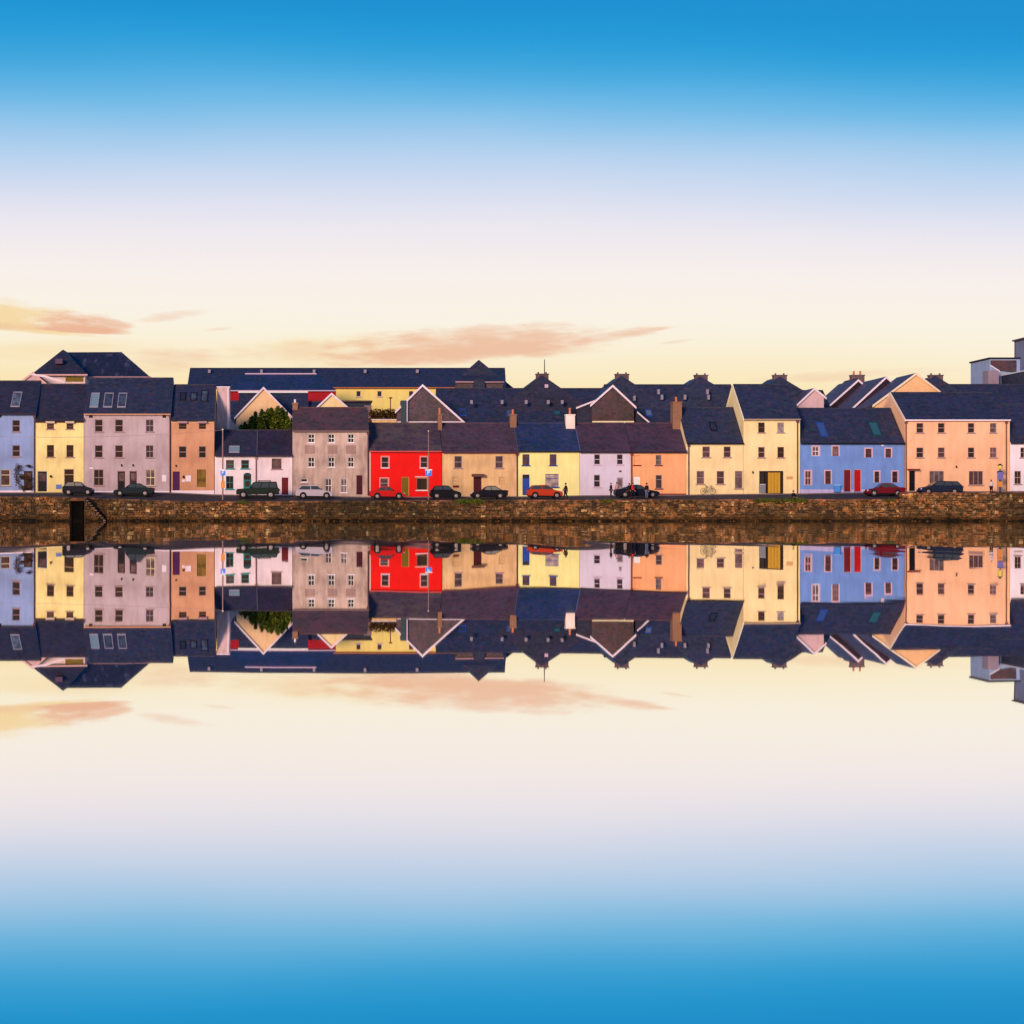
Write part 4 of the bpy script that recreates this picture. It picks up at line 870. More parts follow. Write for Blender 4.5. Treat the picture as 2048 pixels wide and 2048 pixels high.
# far buildings at the right edge
gb = empty('grey_warehouse', (X(1975, 60), 60, 2.5), 'pale grey blocky warehouse on the skyline at the right', 'building')
GREY = paint('paint_far_grey', (155, 158, 186), .15)
Y6 = 60; xf, yb = X(1979, Y6), Y6+7.2; zt = Z(718, Y6)
obj('wall', MB().box(xf, X(2040, Y6), Y6, yb, 2.5, zt), GREY, gb)
obj('roof', MB().box(xf-.15, X(2041, Y6), Y6-.15, yb+.2, zt+.003, zt+.22), GUT, gb)
obj('brown_wall', MB().box(X(1976, Y6-2), X(1998, Y6-2), Y6-2, Y6-.004, 2.5, Z(741, Y6-2)), paint('paint_far_brown', (150, 122, 135), .15), gb)
mb = MB(); mb.prism([(X(1981, Y6), Y6-.3, Z(721, Y6)), (X(2031, Y6), Y6-.3, Z(721, Y6)), (X(2031, Y6), Y6-.3, Z(745, Y6)), (X(1999, Y6), Y6-.3, Z(741, Y6)), (X(1981, Y6), Y6-.3, Z(731, Y6))], (0, .29, 0)); obj('brown_cladding', mb, SL['rust'], gb)
mb = MB(); mb.prism([(X(1980, Y6-2), Y6-2.1, Z(729, Y6-2)), (X(1999, Y6-2), Y6-2.1, Z(741, Y6-2)), (X(1999, Y6-2), Y6-2.1, Z(744, Y6-2)), (X(1980, Y6-2), Y6-2.1, Z(732, Y6-2))], (0, .09, 0)); obj('roof_trim', mb, FR['rail'], gb)
d2 = empty('slate_clad_block', (X(2075, 46), 46, 2.5), 'dark slate-clad block with a pale roof edge below the grey tower at the right edge', 'building')
obj('wall', MB().box(X(2078, 46), X(2200, 46), 46, 59, 2.5, Z(737, 46)), SL['navy'], d2)
obj('roof', MB().box(X(2077, 46), X(2201, 46), 45.8, 59.2, Z(737, 46)+.003, Z(734.5, 46)), FR['rail'], d2)
tw = empty('grey_tower', (X(2060, 66), 66, 2.5), 'tall grey tower block cut by the right edge', 'building')
Y7 = 66; obj('wall', MB().box(X(2062, Y7), X(2140, Y7), Y7, Y7+6, 2.5, Z(675, Y7)), paint('paint_tower', (124, 120, 146), .2), tw)
obj('roof', MB().box(X(2061, Y7)-.2, X(2141, Y7), Y7-.2, Y7+6.3, Z(675, Y7)+.003, Z(672, Y7)), CONC, tw)
box('corner_strip', (X(2062, Y7)-.05, X(2062, Y7)-.004, Y7+5.6, Y7+6, 15, Z(675.5, Y7)), CONC, tw)

# ------------------------------------------------------------------ plants
def leafmat(key, cols):
    if key in MATS: return MATS[key]
    m, t, b = newmat(key); g_ = t.n('ShaderNodeNewGeometry')
    c = t.ramp(g_.outputs['Random Per Island'], [(k/(len(cols)-1), q_) for k, q_ in enumerate(cols)])
    t.setin(b.inputs['Base Color'], c); b.inputs['Roughness'].default_value = .7; MATS[key] = m; return m
LG = leafmat('leaf_green', [(.018, .035, .004), (.05, .08, .007), (.11, .15, .012), (.22, .26, .025)])
LB = leafmat('leaf_brown', [(.03, .012, .004), (.08, .03, .008), (.13, .06, .012), (.05, .04, .01)])
LR = leafmat('leaf_red', [(.08, .02, .015), (.14, .06, .02), (.04, .05, .04), (.22, .1, .03)])
def foliage(mb, rng, lumps, n, s=(.08, .2)):
    for _ in range(n):
        c, r = rng.choice(lumps); v = Vector((rng.gauss(0, 1), rng.gauss(0, 1), rng.gauss(0, 1))).normalized()*(rng.random()**.45)
        p = Vector(c)+Vector((v.x*r[0], v.y*r[1], v.z*r[2])); u = Vector((rng.gauss(0, 1), rng.gauss(0, 1), rng.gauss(0, 1))).normalized(); w_ = u.orthogonal().normalized(); k = rng.uniform(*s)
        mb.face([p-u*k, p+w_*k*.5, p+u*k, p-w_*k*.5])
rng = random.Random(5)
bu = empty('bush', (X(530, 11.5), 11.5, 2.5), 'dark green bush behind the white cottages, in front of the large peach gable', 'bush')
lumps = []
for px in range(480, 583, 7):
    top = interp([(478, 856), (500, 838), (515, 827), (530, 824), (545, 817), (562, 815), (575, 832), (584, 842)], px)+6+rng.uniform(-5, 5)
    for py in (top+8, top+22, top+36): lumps.append(((X(px, 11.5), 11.5+rng.uniform(-1, 1), Z(py, 11.5)), (.6, .7, .8)))
for px in (481, 490, 503, 511, 524, 536, 543, 556, 564, 573):
    t0 = interp([(478, 856), (500, 838), (515, 827), (530, 824), (545, 817), (562, 815), (575, 832), (584, 842)], px)
    for k in range(4): lumps.append(((X(px, 11.5), 11.5+rng.uniform(-.5, .5), Z(t0+rng.uniform(-2, 3)+k*5, 11.5)), (.18+.12*k, .3, .35)))
mb = MB(); foliage(mb, rng, lumps, 11000, (.08, .22)); obj('foliage', mb, LG, bu)
mb = MB()
for px in (495, 520, 545, 568):
    x_ = X(px, 11.5); mb.tube((x_, 11.5, 2.5), (x_+.2, 11.5, Z(848, 11.5)), .14, .06); mb.tube((x_+.1, 11.5, 7.5), (x_+.9, 11.3, Z(835, 11.5)), .06, .02); mb.tube((x_+.1, 11.5, 7.5), (x_-.8, 11.8, Z(838, 11.5)), .06, .02)
obj('stem', mb, plain('bark', (.06, .04, .025), .9, direct=True), bu)
hg = empty('hedge', (X(772, 13.5), 13.5, 2.5), 'russet brown hedge above the cream garden wall, left of the grey slate-clad gable', 'hedge')
lumps = [((X(p, 13.5), 13.5+rng.uniform(-.5, .5), Z(z, 13.5)), (.6, .6, .55)) for p in range(744, 800, 6) for z in (826, 834, 845, 860)]
mb = MB(); foliage(mb, rng, lumps, 3600, (.07, .18)); obj('foliage', mb, LB, hg)
obj('stem', MB().tube((X(760, 13.5), 13.5, 2.5), (X(760, 13.5), 13.5, Z(840, 13.5)), .1, .05).tube((X(785, 13.5), 13.5, 2.5), (X(785, 13.5), 13.5, Z(840, 13.5)), .1, .05), MATS['bark'], hg)
cl = empty('climbing_plant', (X(55), -.3, Z(984)), 'straggly red and orange leafed climber around the door of the periwinkle house', 'plant')
lumps = [((X(p), -.35, Z(z)), (rx_, .18, rz_)) for p, z, rx_, rz_ in ((33, 945, .35, .7), (38, 935, .4, .5), (45, 952, .4, .25), (50, 955, .7, .3), (60, 958, .5, .35), (34, 962, .25, .6), (58, 932, .35, .15), (47, 975, .5, .3), (62, 972, .3, .6))]
mb = MB(); foliage(mb, rng, lumps, 800, (.05, .13)); obj('foliage', mb, LR, cl)
mb = MB(); mb.tube((X(48), -.3, Z(984)), (X(36), -.25, Z(955)), .04, .02); mb.tube((X(36), -.25, Z(955)), (X(34), -.2, Z(935)), .02, .01); mb.tube((X(48), -.3, Z(984)), (X(52), -.2, Z(950)), .03, .015); obj('stem', mb, MATS['bark'], cl)
def tuft(px0, px1, label, dens=1, seed=1, top=5, Yc=YW-.05):
    r = random.Random(seed); x0, x1 = X(px0, YW), X(px1, YW); mb = MB()
    for _ in range(int((x1-x0)*150*dens)):
        x = r.uniform(x0, x1); e = min(1, min(x-x0, x1-x)/.5); z = zwall(x)+r.uniform(-.35, .06)*e; y = Yc-r.uniform(0, .25)
        hh = r.uniform(.08, .24)*e; dx_ = r.uniform(-.12, .12)
        mb.face([(x-.018, y, z), (x+.018, y+.01, z), (x+dx_, y-r.uniform(-.02, .12), z+hh)])
    for _ in range(int((x1-x0)*60*dens)):
        x = r.uniform(x0, x1); p = Vector((x, Yc-r.uniform(0, .2), zwall(x)-r.uniform(0, .4))); u = Vector((r.gauss(0, 1), r.gauss(0, 1), r.gauss(0, 1))).normalized(); w_ = u.orthogonal(); k = r.uniform(.04, .1)
        mb.face([p-u*k, p+w_*k*.5, p+u*k, p-w_*k*.5])
    tag(obj('grass_tuft', mb, LG), label, 'grass')
tuft(909, 969, 'dark green grass clump hanging over the quay wall below the black saloon', 1.4, 1)
tuft(1509, 1557, 'grass strip on the quay wall below the carriage entrance', 1, 2)
tuft(1560, 1614, 'thicker grass strip on the quay wall below the seated person in black', 1.3, 3)
tuft(474, 500, 'small weedy tuft on the quay edge beside the dark green off-roader', 1, 4)
tuft(1770, 1790, 'little weed tuft beside the raised parapet, below the dark red car', .7, 5)
tuft(1196, 1232, 'thin grass tuft on the quay wall below the standing people', .5, 6)

# ------------------------------------------------------------------ cars
TYRE = plain('tyre', (.012, .012, .013), .85, direct=True); RIM = plain('hubcap', (.30, .26, .28), .45, .3, direct=True)
GLS = plain('car_glass', (.045, .06, .065), .05, direct=True); GLS2 = plain('car_glass_pale', (.2, .2, .17), .08, direct=True)
HL = plain('headlight_glass', (.6, .6, .62), .1, direct=True); TL = plain('tail_light', (.35, .01, .01), .2, direct=True); UND = plain('car_underbody', (.012, .012, .013), .8, direct=True)
PROF = {   # (fraction from the nose, height m) lower body; greenhouse
 'hatch': ([(0, .38), (.01, .62), (.05, .74), (.24, .92), (.30, .96), (.93, 1.0), (.99, .9), (1, .45), (.985, .3), (.02, .25)], [(.26, .94), (.40, 1.40), (.48, 1.46), (.84, 1.42), (.95, .99)]),
 'saloon': ([(0, .38), (.01, .58), (.06, .70), (.27, .86), (.33, .91), (.80, .95), (.96, .93), (1, .80), (1, .42), (.985, .3), (.02, .25)], [(.29, .89), (.42, 1.34), (.50, 1.40), (.66, 1.38), (.84, .94)]),
 'offroad': ([(0, .5), (.005, .86), (.03, 1.0), (.28, 1.08), (.32, 1.1), (.96, 1.12), (.985, 1.1), (.99, .5), (.97, .42), (.02, .42)], [(.31, 1.09), (.40, 1.72), (.45, 1.80), (.93, 1.80), (.965, 1.11)]),
 'estate': ([(0, .38), (.01, .60), (.05, .72), (.24, .90), (.29, .94), (.94, .99), (.99, .92), (1, .45), (.985, .3), (.02, .25)], [(.25, .92), (.39, 1.38), (.47, 1.46), (.88, 1.42), (.97, .99)])}
def car(px0, px1, Yc, nose, kind, paintm, label, glass=GLS, hscale=1.0, rims=None):
    Ln = (px1-px0)*(Yc-.85-CAMY)/FPX; xc = X((px0+px1)/2, Yc-.85); gz = ground(xc, Yc)
    gz = max(gz, min(ground(xc-1.5, Yc), ground(xc+1.5, Yc)))
    root = empty('parked_car', (xc, Yc, gz), label, 'car', 'cars parked along the quay')
    lower, green = PROF[kind]; sgn = 1 if nose == 'L' else -1
    fx = lambda u: xc+sgn*(u-.5)*Ln
    hw = .86; P = lambda u, y, z: (fx(u), Yc+y, gz+z*hscale)
    secs = [(-hw, .045), (-hw+.07, 0.0), (hw-.07, 0.0), (hw, .045)]
    mb = MB(); n = len(lower); i = 0
    cx_, cz_ = .5, .62
    for y, ins in secs:
        for (u, z) in lower:
            mb.v.append(P(u+(cx_-u)*ins*.5, y, z+(cz_-z)*ins*1.2))
    for s in range(3):
        for k in range(n): mb.f.append((s*n+k, s*n+(k+1) % n, (s+1)*n+(k+1) % n, (s+1)*n+k))
    mb.f += [tuple(range(n)), tuple(3*n+k for k in reversed(range(n)))]
    body = obj('body', mb, paintm, root)
    # greenhouse (tapers to the roof)
    zb_ = green[0][1]; zt = max(z for _, z in green); m = len(green)
    def gy(z): return hw-.06-.20*(z-zb_)/(zt-zb_)
    mb = MB()
    for s in (-1, 1):
        for (u, z) in green: mb.v.append(P(u, s*gy(z), z))
    mb.f += [tuple(range(m)), tuple(m+k for k in reversed(range(m)))]+[(k, (k+1) % m, m+(k+1) % m, m+k) for k in range(m)]
    obj('cabin', mb, paintm, root)
    # side windows
    ua, ub = green[0][0], green[-1][0]; h0 = zb_+.05; h1 = zt-.09
    def edge(z, front):
        pts = green if front else green[::-1]
        for (u0, z0), (u1, z1) in zip(pts, pts[1:]):
            if z <= z1: return u0+(u1-u0)*(z-z0)/(z1-z0)
        return pts[-1][0]
    fa0, fa1 = edge(h0, True)+.03, edge(h1, True)+.02; re0, re1 = edge(h0, False)-.03, edge(h1, False)-.025
    splits = [0, .46, 1] if kind in ('hatch', 'saloon') else [0, .36, .70, 1]
    for s in (-1, 1):
        for k in range(len(splits)-1):
            t0, t1 = splits[k]+(.02 if k else 0), splits[k+1]-(.02 if k < len(splits)-2 else 0)
            q = [(fa0+(re0-fa0)*t0, h0), (fa0+(re0-fa0)*t1, h0), (fa1+(re1-fa1)*t1, h1), (fa1+(re1-fa1)*t0, h1)]
            mb = MB(); mb.prism([P(u, s*(gy(z)+.004), z) for u, z in q], (0, s*.006, 0)); obj('side_window', mb, glass, root)
    for fr, nm in ((True, 'windscreen'), (False, 'rear_window')):
        z0, z1 = h0, h1; u0, u1 = edge(z0, fr), edge(z1, fr); e = -.004 if fr else .004
        mb = MB(); mb.prism([P(u0+e, -gy(z0)+.06, z0), P(u0+e, gy(z0)-.06, z0), P(u1+e, gy(z1)-.07, z1), P(u1+e, -gy(z1)+.07, z1)], (sgn*e*2, 0, 0)); obj(nm, mb, glass, root)
    wr = .37 if kind == 'offroad' else .31
    for u in (.17, .79 if kind != 'offroad' else .80):
        for s in (-1, 1):
            c0 = P(u, s*(hw-.16), 0); cc = (c0[0], c0[1], gz+wr+.005)
            mb = MB(); mb.tube((cc[0], Yc+s*(hw-.2), cc[2]+.02), (cc[0], Yc+s*(hw+.004), cc[2]+.02), wr+.07, n=20); obj('wheel_arch', mb, UND, body)
            mb = MB(); mb.tube((cc[0], Yc+s*(hw-.18), cc[2]), (cc[0], Yc+s*(hw+.02), cc[2]), wr, n=20); wh = obj('wheel', mb, TYRE, root)
            mb = MB(); mb.tube((cc[0], Yc+s*(hw+.021), cc[2]), (cc[0], Yc+s*(hw+.035), cc[2]), wr*.58, wr*.45, n=14); obj('hubcap', mb, rims or RIM, wh)
    for s in (-1, 1):
        z0 = (.60 if kind != 'offroad' else .84)
        mb = MB(); a_ = P(.0, s*.56, z0); mb.ball((a_[0]+sgn*.05, a_[1]+s*.08, a_[2]), .14, sc=(.6, 1.3, .75)); obj('headlight', mb, HL, root)
        a_ = P(.985, s*.66, .8 if kind != 'offroad' else .9); mb = MB(); mb.box(a_[0]-.05, a_[0]+.08*sgn+.05, a_[1]-.1, a_[1]+.1, a_[2]-.1, a_[2]+.1); obj('tail_light', mb, TL, root)
        a_ = P(edge(h0, True)+.04, s*(hw+.03), h0+.04); mb = MB(); mb.ball(a_, .1, sc=(.6, 1, .75)); obj('wing_mirror', mb, UND, root)
    box('underbody', (min(fx(.04), fx(.96)), max(fx(.04), fx(.96)), Yc-.7, Yc+.7, gz+.16, gz+.3), UND, root)
    if kind == 'offroad':
        mb = MB(); mb.box(min(fx(.5), fx(.8)), max(fx(.5), fx(.8)), Yc-.55, Yc+.55, gz+1.86, gz+1.93)
        for u in (.52, .78): mb.box(min(fx(u), fx(u+.02)), max(fx(u), fx(u+.02)), Yc-.6, Yc+.6, gz+1.79, gz+1.859)
        obj('roof_rack', mb, UND, root)
    return root
def cp(key, rgb, **k):
    m = plain('car_'+key, rgb, .5, .0, direct=True, var=.05, coat=0)
    m.node_tree.nodes['Principled BSDF'].inputs['Specular IOR Level'].default_value = .10; return m
car(124, 186, -4.6, 'R', 'hatch', cp('navy', (.008, .009, .022)), 'small navy hatchback in front of the ochre house, leftmost car', GLS2)
car(226, 307, -4.6, 'L', 'saloon', cp('bottle', (.008, .018, .026)), 'dark blue-green saloon in front of the mauve house', GLS)
car(472, 559, -4.4, 'L', 'offroad', cp('green', (.010, .022, .016)), 'dark green boxy off-roader in front of the white cottages')
car(590.6, 666, -4.5, 'R', 'hatch', cp('silver', (.42, .38, .45)), 'silver hatchback in front of the weathered grey-pink house')
car(740, 810, -4.7, 'R', 'saloon', cp('red', (.50, .010, .010)), 'red saloon in front of the red house')
car(861, 923, -4.6, 'R', 'hatch', cp('black', (.006, .006, .010)), 'small black hatchback beside the parking sign pole at the red house')
car(943, 1016, -4.8, 'L', 'saloon', cp('black2', (.007, .006, .013)), 'black saloon in front of the tan house door', GLS2)
car(1056, 1126, -4.6, 'R', 'hatch', cp('orange', (.44, .040, .014)), 'orange-red hatchback in front of the lemon yellow house', GLS)
car(1232, 1320, -4.4, 'R', 'saloon', cp('midnight', (.006, .008, .022)), 'midnight blue saloon behind the group of people, before the orange house')
car(1736, 1811, -4.8, 'L', 'saloon', cp('wine', (.13, .006, .015)), 'dark wine red car in front of the cornflower blue house')
car(1843, 1927, -3.6, 'L', 'estate', cp('estate', (.012, .020, .05)), 'navy estate car behind the parapet, in front of the wide peach house')

# ------------------------------------------------------------------ people
SKIN = plain('skin', (.45, .26, .18), .6, direct=True)
def cloth(k, rgb): return plain('cloth_'+k, rgb, .9, direct=True, var=.2, scale=6)
def skinned(name, pts, edges, mat, parent, org, root_i=0):
    me = bpy.data.meshes.new(name); me.from_pydata([p[:3] for p in pts], edges, [])
    o = bpy.data.objects.new(name, me); C.objects.link(o)
    md = o.modifiers.new('s', 'SKIN'); md.use_smooth_shade = True
    for i, p in enumerate(pts):
        sv = me.skin_vertices[0].data[i]; r = p[3]; sv.radius = (r, r) if not isinstance(r, tuple) else r; sv.use_root = (i == root_i)
    o.modifiers.new('u', 'SUBSURF').levels = 1; o.modifiers['u'].render_levels = 1
    dg = bpy.context.evaluated_depsgraph_get(); me2 = bpy.data.meshes.new_from_object(o.evaluated_get(dg))
    o.modifiers.clear(); o.data = me2; me2.name = name; me2.materials.clear(); me2.materials.append(mat)
    o.parent = parent; return o
def person(px, Y, ht, pose, top, legs, hair, label, face='away', z=None, turn=0.0, hold=False):
    x = X(px, Y); gz = (ground(x, Y) if z is None else z)
    root = empty('person', (x, Y, gz), label, 'person'); root.rotation_euler = (0, 0, turn); s = ht/1.72
    # standing skeleton, figure faces -Y (the water) before turning
    hz = .92 if pose != 'sit' else .14
    V = []; Ed = []
    def v(p, r, par=None):
        V.append((p[0]*s, p[1]*s, p[2]*s, r*s)); i = len(V)-1
        if par is not None: Ed.append((par, i))
        return i
    pel = v((0, 0, hz), .125); wa = v((0, -.01, hz+.18), .115, pel); ch = v((0, 0, hz+.38), .145, wa); nk0 = v((0, .01, hz+.53), .065, ch); nk = v((0, 0, hz+.6), .052, nk0)
    hd = v((0, -.015, hz+.70), .088, nk); v((0, -.01, hz+.77), .07, hd)
    arms = []; legsi = []
    for sd in (-1, 1):
        sh = v((sd*.17, .01, hz+.48), .062, ch)
        if pose == 'sit': el_ = (sd*.25, -.05, hz+.22); wr_ = (sd*.17, -.28, hz+.12)
        elif pose == 'walk': el_ = (sd*.24, sd*.1, hz+.2); wr_ = (sd*.24, sd*.16-.1, hz-.03)
        else: el_ = (sd*.24, .04, hz+.2); wr_ = (sd*.23, -.07, hz-.03)
        e_ = v(el_, .042, sh); w_ = v(wr_, .028, e_)
        d_ = (Vector(wr_)-Vector(el_)).normalized(); pm = Vector(wr_)+d_*.07; p_ = v(pm, .03, w_)
        side = Vector((0, 1, 0)) if pose != 'sit' else Vector((1, 0, 0))
        for fi, (off, ln) in enumerate(((-.03, .06), (-.01, .075), (.01, .07), (.03, .055))):
            f0 = v(pm+side*off+d_*.035, .0095, p_); v(pm+side*off+d_*(.035+ln)+Vector((-sd*.015, 0, 0)), .008, f0)
        th_ = v(pm-side*.045+d_*.005, .011, w_); v(pm-side*.055+d_*.04, .009, th_)
        arms.append((sh, e_, w_))
        hp = v((sd*.095, 0, hz-.06), .098, pel)
        if pose == 'sit': kn = (sd*.12, -.42, hz-.04); an = (sd*.12, -.46, hz-.46); to = (sd*.13, -.60, hz-.52)
        elif pose == 'walk': kn = (sd*.10, -sd*.16-.04, hz-.46); an = (sd*.10, -sd*.26+.04, .08); to = (sd*.11, -sd*.26-.13, .035)
        else: kn = (sd*.10, -.01, hz-.46); an = (sd*.11, .02, .08); to = (sd*.13, -.14, .035)
        k_i = v(kn, .06, hp); a_i = v(an, .042, k_i); t_i = v(to, .035, a_i); legsi.append((hp, k_i, a_i, t_i))
    skinned('body', V, Ed, SKIN, root, None)
    def sub(idx, edges, k, mat, nm, cut=None):
        mp = {a: i for i, a in enumerate(idx)}; P_ = []
        for a in idx:
            q = V[a]; P_.append((q[0], q[1], q[2], q[3]*k))
        return skinned(nm, P_, [(mp[a], mp[b]) for a, b in edges], mat, root, None)
    idx = [pel, wa, ch, nk0]+[i for A_ in arms for i in A_]
    ed = [(pel, wa), (wa, ch), (ch, nk0)]+[e for sh, e_, w_ in arms for e in ((ch, sh), (sh, e_), (e_, w_))]
    sub(idx, ed, 1.5, top, 'jacket')
    idx = [pel]+[i for L_ in legsi for i in L_[:3]]; ed = [e for hp, k_i, a_i, t_i in legsi for e in ((pel, hp), (hp, k_i), (k_i, a_i))]
    sub(idx, ed, 1.42, legs, 'trousers')
    for hp, k_i, a_i, t_i in legsi:
        a_, t_ = V[a_i], V[t_i]; mb = MB(); c_ = [(a_[0]+t_[0])/2, (a_[1]+t_[1])/2, (a_[2]+t_[2])/2-.01]
        mb.ball(tuple(c_), .1*s, sc=(.5, 1.35, .5))
        o = obj('shoe', mb, cloth('shoe', (.02, .015, .015)), None, True); o.parent = root
    hc = V[hd]; zc = hc[2]+.03*s
    mb = MB(); mb.ball((0, hc[1]+.022*s, zc+.02*s), .108*s, sc=(.92, 1, 1.05)); o = obj('hair', mb, hair, None, True); o.parent = root
    mb = MB(); yf_ = hc[1]-.088*s; mb.ball((0, yf_-.01*s, zc-.02*s), .02*s, sc=(.7, 1, 1.2)); mb.ball((-.09*s, hc[1], zc-.01*s), .022*s, sc=(.5, 1, 1.4)); mb.ball((.09*s, hc[1], zc-.01*s), .022*s, sc=(.5, 1, 1.4))
    o = obj('face_features', mb, SKIN, None, True); o.parent = root
    mb = MB(); mb.ball((-.032*s, yf_+.008*s, zc), .012*s); mb.ball((.032*s, yf_+.008*s, zc), .012*s); mb.ball((0, yf_+.006*s, zc-.055*s), .018*s, sc=(1.3, .5, .35))
    o = obj('eyes_and_mouth', mb, cloth('features', (.08, .02, .02)), None, True); o.parent = root
    return root
BLK = cloth('black', (.010, .009, .012)); DBR = cloth('brown', (.035, .015, .010)); PNK = cloth('pink', (.62, .32, .34)); RED = cloth('red', (.55, .02, .03)); NVY = cloth('navy', (.012, .014, .03))
HBK = cloth('hair_dark', (.015, .010, .008)); HBR = cloth('hair_brown', (.06, .03, .015))
person(1131.5, -6.3, 1.70, 'walk', DBR, BLK, HBK, 'person in a dark brown coat standing by the orange-red hatchback', turn=R(-80))
person(1222, -2.0, 1.45, 'stand', BLK, BLK, HBK, 'person in black standing left of the person in pink', turn=R(60))
person(1233.5, -2.2, 1.55, 'stand', PNK, PNK, HBR, 'person in pale pink clothes beside the midnight blue saloon', turn=R(20))
person(1265.5, -6.1, 1.68, 'walk', RED, NVY, HBR, 'person in a red jacket in front of the midnight blue saloon', turn=R(70))
person(1258.5, -5.9, 1.62, 'stand', BLK, BLK, HBK, 'person in dark clothes just left of the person in red', turn=R(-40))
person(1293.5, -6.2, 1.66, 'stand', NVY, cloth('jeans', (.10, .13, .24)), HBK, 'person in a navy top and light jeans at the nose of the midnight blue saloon', turn=R(30))
person(1587, YW+.3, 1.72, 'sit', BLK, BLK, HBK, 'person in black sitting on the quay edge below the tall cream house', z=zwall(X(1587, YW))-.02, turn=R(25))
person(1982.5, -3.0, 1.50, 'stand', cloth('white', (.6, .55, .58)), BLK, HBK, 'person in a white top and black trousers left of the yellow lantern', turn=R(-30))

# ------------------------------------------------------------------ street furniture
SB = plain('sign_parking_blue', (70, 120, 215), .4); SW = plain('sign_white', (240, 230, 235), .5)
def letter_P(mb, cx, y, cz, s):
    mb.box(cx-.3*s, cx-.14*s, y-.012, y, cz-.5*s, cz+.5*s)
    mb.box(cx-.139*s, cx+.2*s, y-.012, y, cz+.36*s, cz+.5*s); mb.box(cx-.139*s, cx+.2*s, y-.012, y, cz-.04*s, cz+.1*s); mb.box(cx+.16*s, cx+.3*s, y-.0125, y, cz+.08*s, cz+.38*s)
def sign_pole(px, pytop, pybot, Y, label, sx, sy, orange=None, r=.085):
    x = X(px, Y); gz = ground(x, Y); root = empty('street_pole', (x, Y, gz), label, 'pole')
    obj('pole', MB().tube((x, Y, gz-.05), (x, Y, Z(pytop, Y)), r, r*.75), plain('pole_timber', (150, 105, 95), .8), root)
    obj('pole_cap', MB().ball((x, Y, Z(pytop, Y)), r*1.3, sc=(1, 1, .8)), FR['cream'], root)
    pl_ = obj('sign', MB().box(X(sx[0], Y), X(sx[1], Y), Y-.16, Y-.13, Z(sy[1], Y), Z(sy[0], Y)), SB, root)
    cx, cz = (X(sx[0], Y)+X(sx[1], Y))/2, (Z(sy[0], Y)+Z(sy[1], Y))/2; mb = MB(); letter_P(mb, cx, Y-.162, cz+.06, .42); obj('lettering', mb, SW, pl_)
    obj('sign_header', MB().box(X(sx[0]-.5, Y), X(sx[1]+.5, Y), Y-.165, Y-.135, Z(sy[0], Y)+.004, Z(sy[0]-2.2, Y)), SW, pl_)
    if orange: obj('orange_notice', MB().box(X(orange[0], Y), X(orange[1], Y), Y-.16, Y-.12, Z(orange[3], Y), Z(orange[2], Y)), plain('notice_orange', (225, 130, 60), .6), root)
    return root
sign_pole(445.5, 859, 995, -6.4, 'tall timber pole with a blue sign and an orange notice before the teal windowed cottage', (441, 451), (941, 951), (442, 450, 962, 976))
sign_pole(857, 862, 993, -6.4, 'slim pole with a blue and white parking sign before the red house', (850.5, 863.5), (941, 952), r=.06)
# overhead cable from the timber pole towards the left
def cable(pts, label):
    N = 40; a, b_ = pts; P_ = []
    for k in range(N+1):
        t = k/N; p = Vector(a).lerp(Vector(b_), t); p.z -= 2.2*t*(1-t); P_.append(p)
    mb = MB()
    for p, q_ in zip(P_, P_[1:]): mb.tube(p, q_, .018, n=5, cap=False)
    tag(obj('overhead_cable', mb, FR['mauve']), label, 'cable')
cable(((X(445.5, -6.4), -6.4, Z(860, -6.4)), (X(-120, -6.4), -6.4, Z(868, -6.4))), 'thin overhead cable sagging across the fronts of the houses at the left')
# lamp post in front of the long yellow building
lp = empty('lamp_post', (X(781, 34), 34, 2.5), 'small lamp post before the long yellow building, above the brown hedge', 'lamp post')
obj('pole', MB().tube((X(781, 34), 34, 2.5), (X(781, 34), 34, Z(797, 34)), .09, .07), FR['brown'], lp); obj('lamp_head', MB().box(X(778, 34), X(784.5, 34), 33.8, 34.2, Z(797, 34), Z(794.5, 34)), FR['brown'], lp)
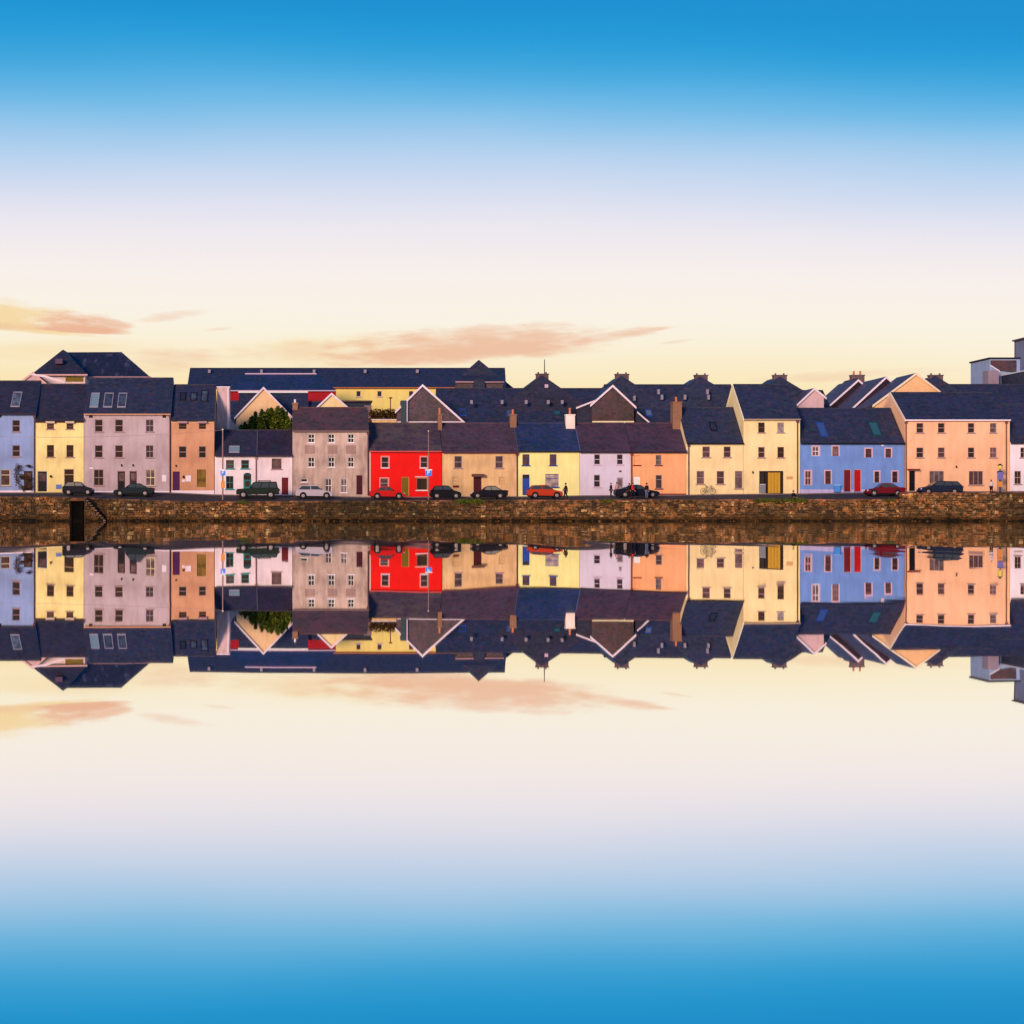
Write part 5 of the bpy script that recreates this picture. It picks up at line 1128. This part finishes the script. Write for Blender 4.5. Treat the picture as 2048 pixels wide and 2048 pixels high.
# carriage lamp and post by the right door of the peach house
cpo = empty('street_lamp', (X(2000, -2), -2, zfront(X(2000))-.1), 'short street lamp with a yellow lantern and purple notice before the wide peach house', 'street lamp')
Yc = -2.0; gzz = zfront(X(2000))-.14
obj('post', MB().tube((X(2000, Yc), Yc, gzz), (X(2000, Yc), Yc, Z(938, Yc)), .08, .06), FR['black'], cpo)
obj('lantern', MB().tube((X(2000, Yc), Yc, Z(938, Yc)), (X(2000, Yc), Yc, Z(931, Yc)), .22, .3, 6), plain('lantern_yellow', (225, 190, 90), .3), cpo)
obj('lantern_cap', MB().tube((X(2000, Yc), Yc, Z(931, Yc)+.003), (X(2000, Yc), Yc, Z(927.5, Yc)), .32, .06, 6), FR['black'], cpo)
obj('notice', MB().box(X(1994.5, Yc), X(2005.5, Yc), Yc-.14, Yc-.1, Z(959, Yc), Z(944, Yc)), plain('notice_purple', (120, 100, 160), .6), cpo)
obj('orange_notice', MB().box(X(1995, Yc), X(2004, Yc), Yc-.14, Yc-.1, Z(974, Yc), Z(963, Yc)), plain('notice_orange', (225, 130, 60), .6), cpo)
# bicycle against the low cream house
def bicycle(px, Y, label):
    x = X(px, Y); gz = zfront(x); root = empty('bicycle', (x, Y, gz), label, 'bicycle'); r = .33
    for s in (-1, 1):
        mb = MB(); mb.torus((x+s*.52, Y, gz+r+.02), r, .02); 
        for k in range(8): t = math.pi*k/8; mb.tube((x+s*.52-r*math.cos(t), Y, gz+r+.02-r*math.sin(t)), (x+s*.52+r*math.cos(t), Y, gz+r+.02+r*math.sin(t)), .004, n=4)
        obj('wheel', mb, TYRE, root)
    A_, B2, S_, H_, F_ = (x-.52, Y, gz+r), (x-.08, Y, gz+.30), (x-.2, Y, gz+.82), (x+.36, Y, gz+.86), (x+.52, Y, gz+r)
    mb = MB()
    for p, q_ in ((A_, B2), (A_, S_), (B2, S_), (S_, H_), (B2, H_), (H_, F_)): mb.tube(p, q_, .022, n=8)
    obj('frame', mb, FR['brown'], root)
    mb = MB(); mb.tube(H_, (H_[0]-.02, Y, H_[2]+.14), .018); mb.tube((H_[0]-.02, Y-.27, H_[2]+.14), (H_[0]-.02, Y+.2, H_[2]+.14), .018); obj('handlebar', mb, FR['black'], root)
    mb = MB(); mb.tube(S_, (S_[0]-.02, Y, S_[2]+.1), .016); mb.ball((S_[0]-.02, Y, S_[2]+.12), .12, sc=(1.1, .6, .35)); obj('saddle', mb, FR['black'], root)
bicycle(1416, -.45, 'bicycle leaning before the low cream house between its ground floor windows')
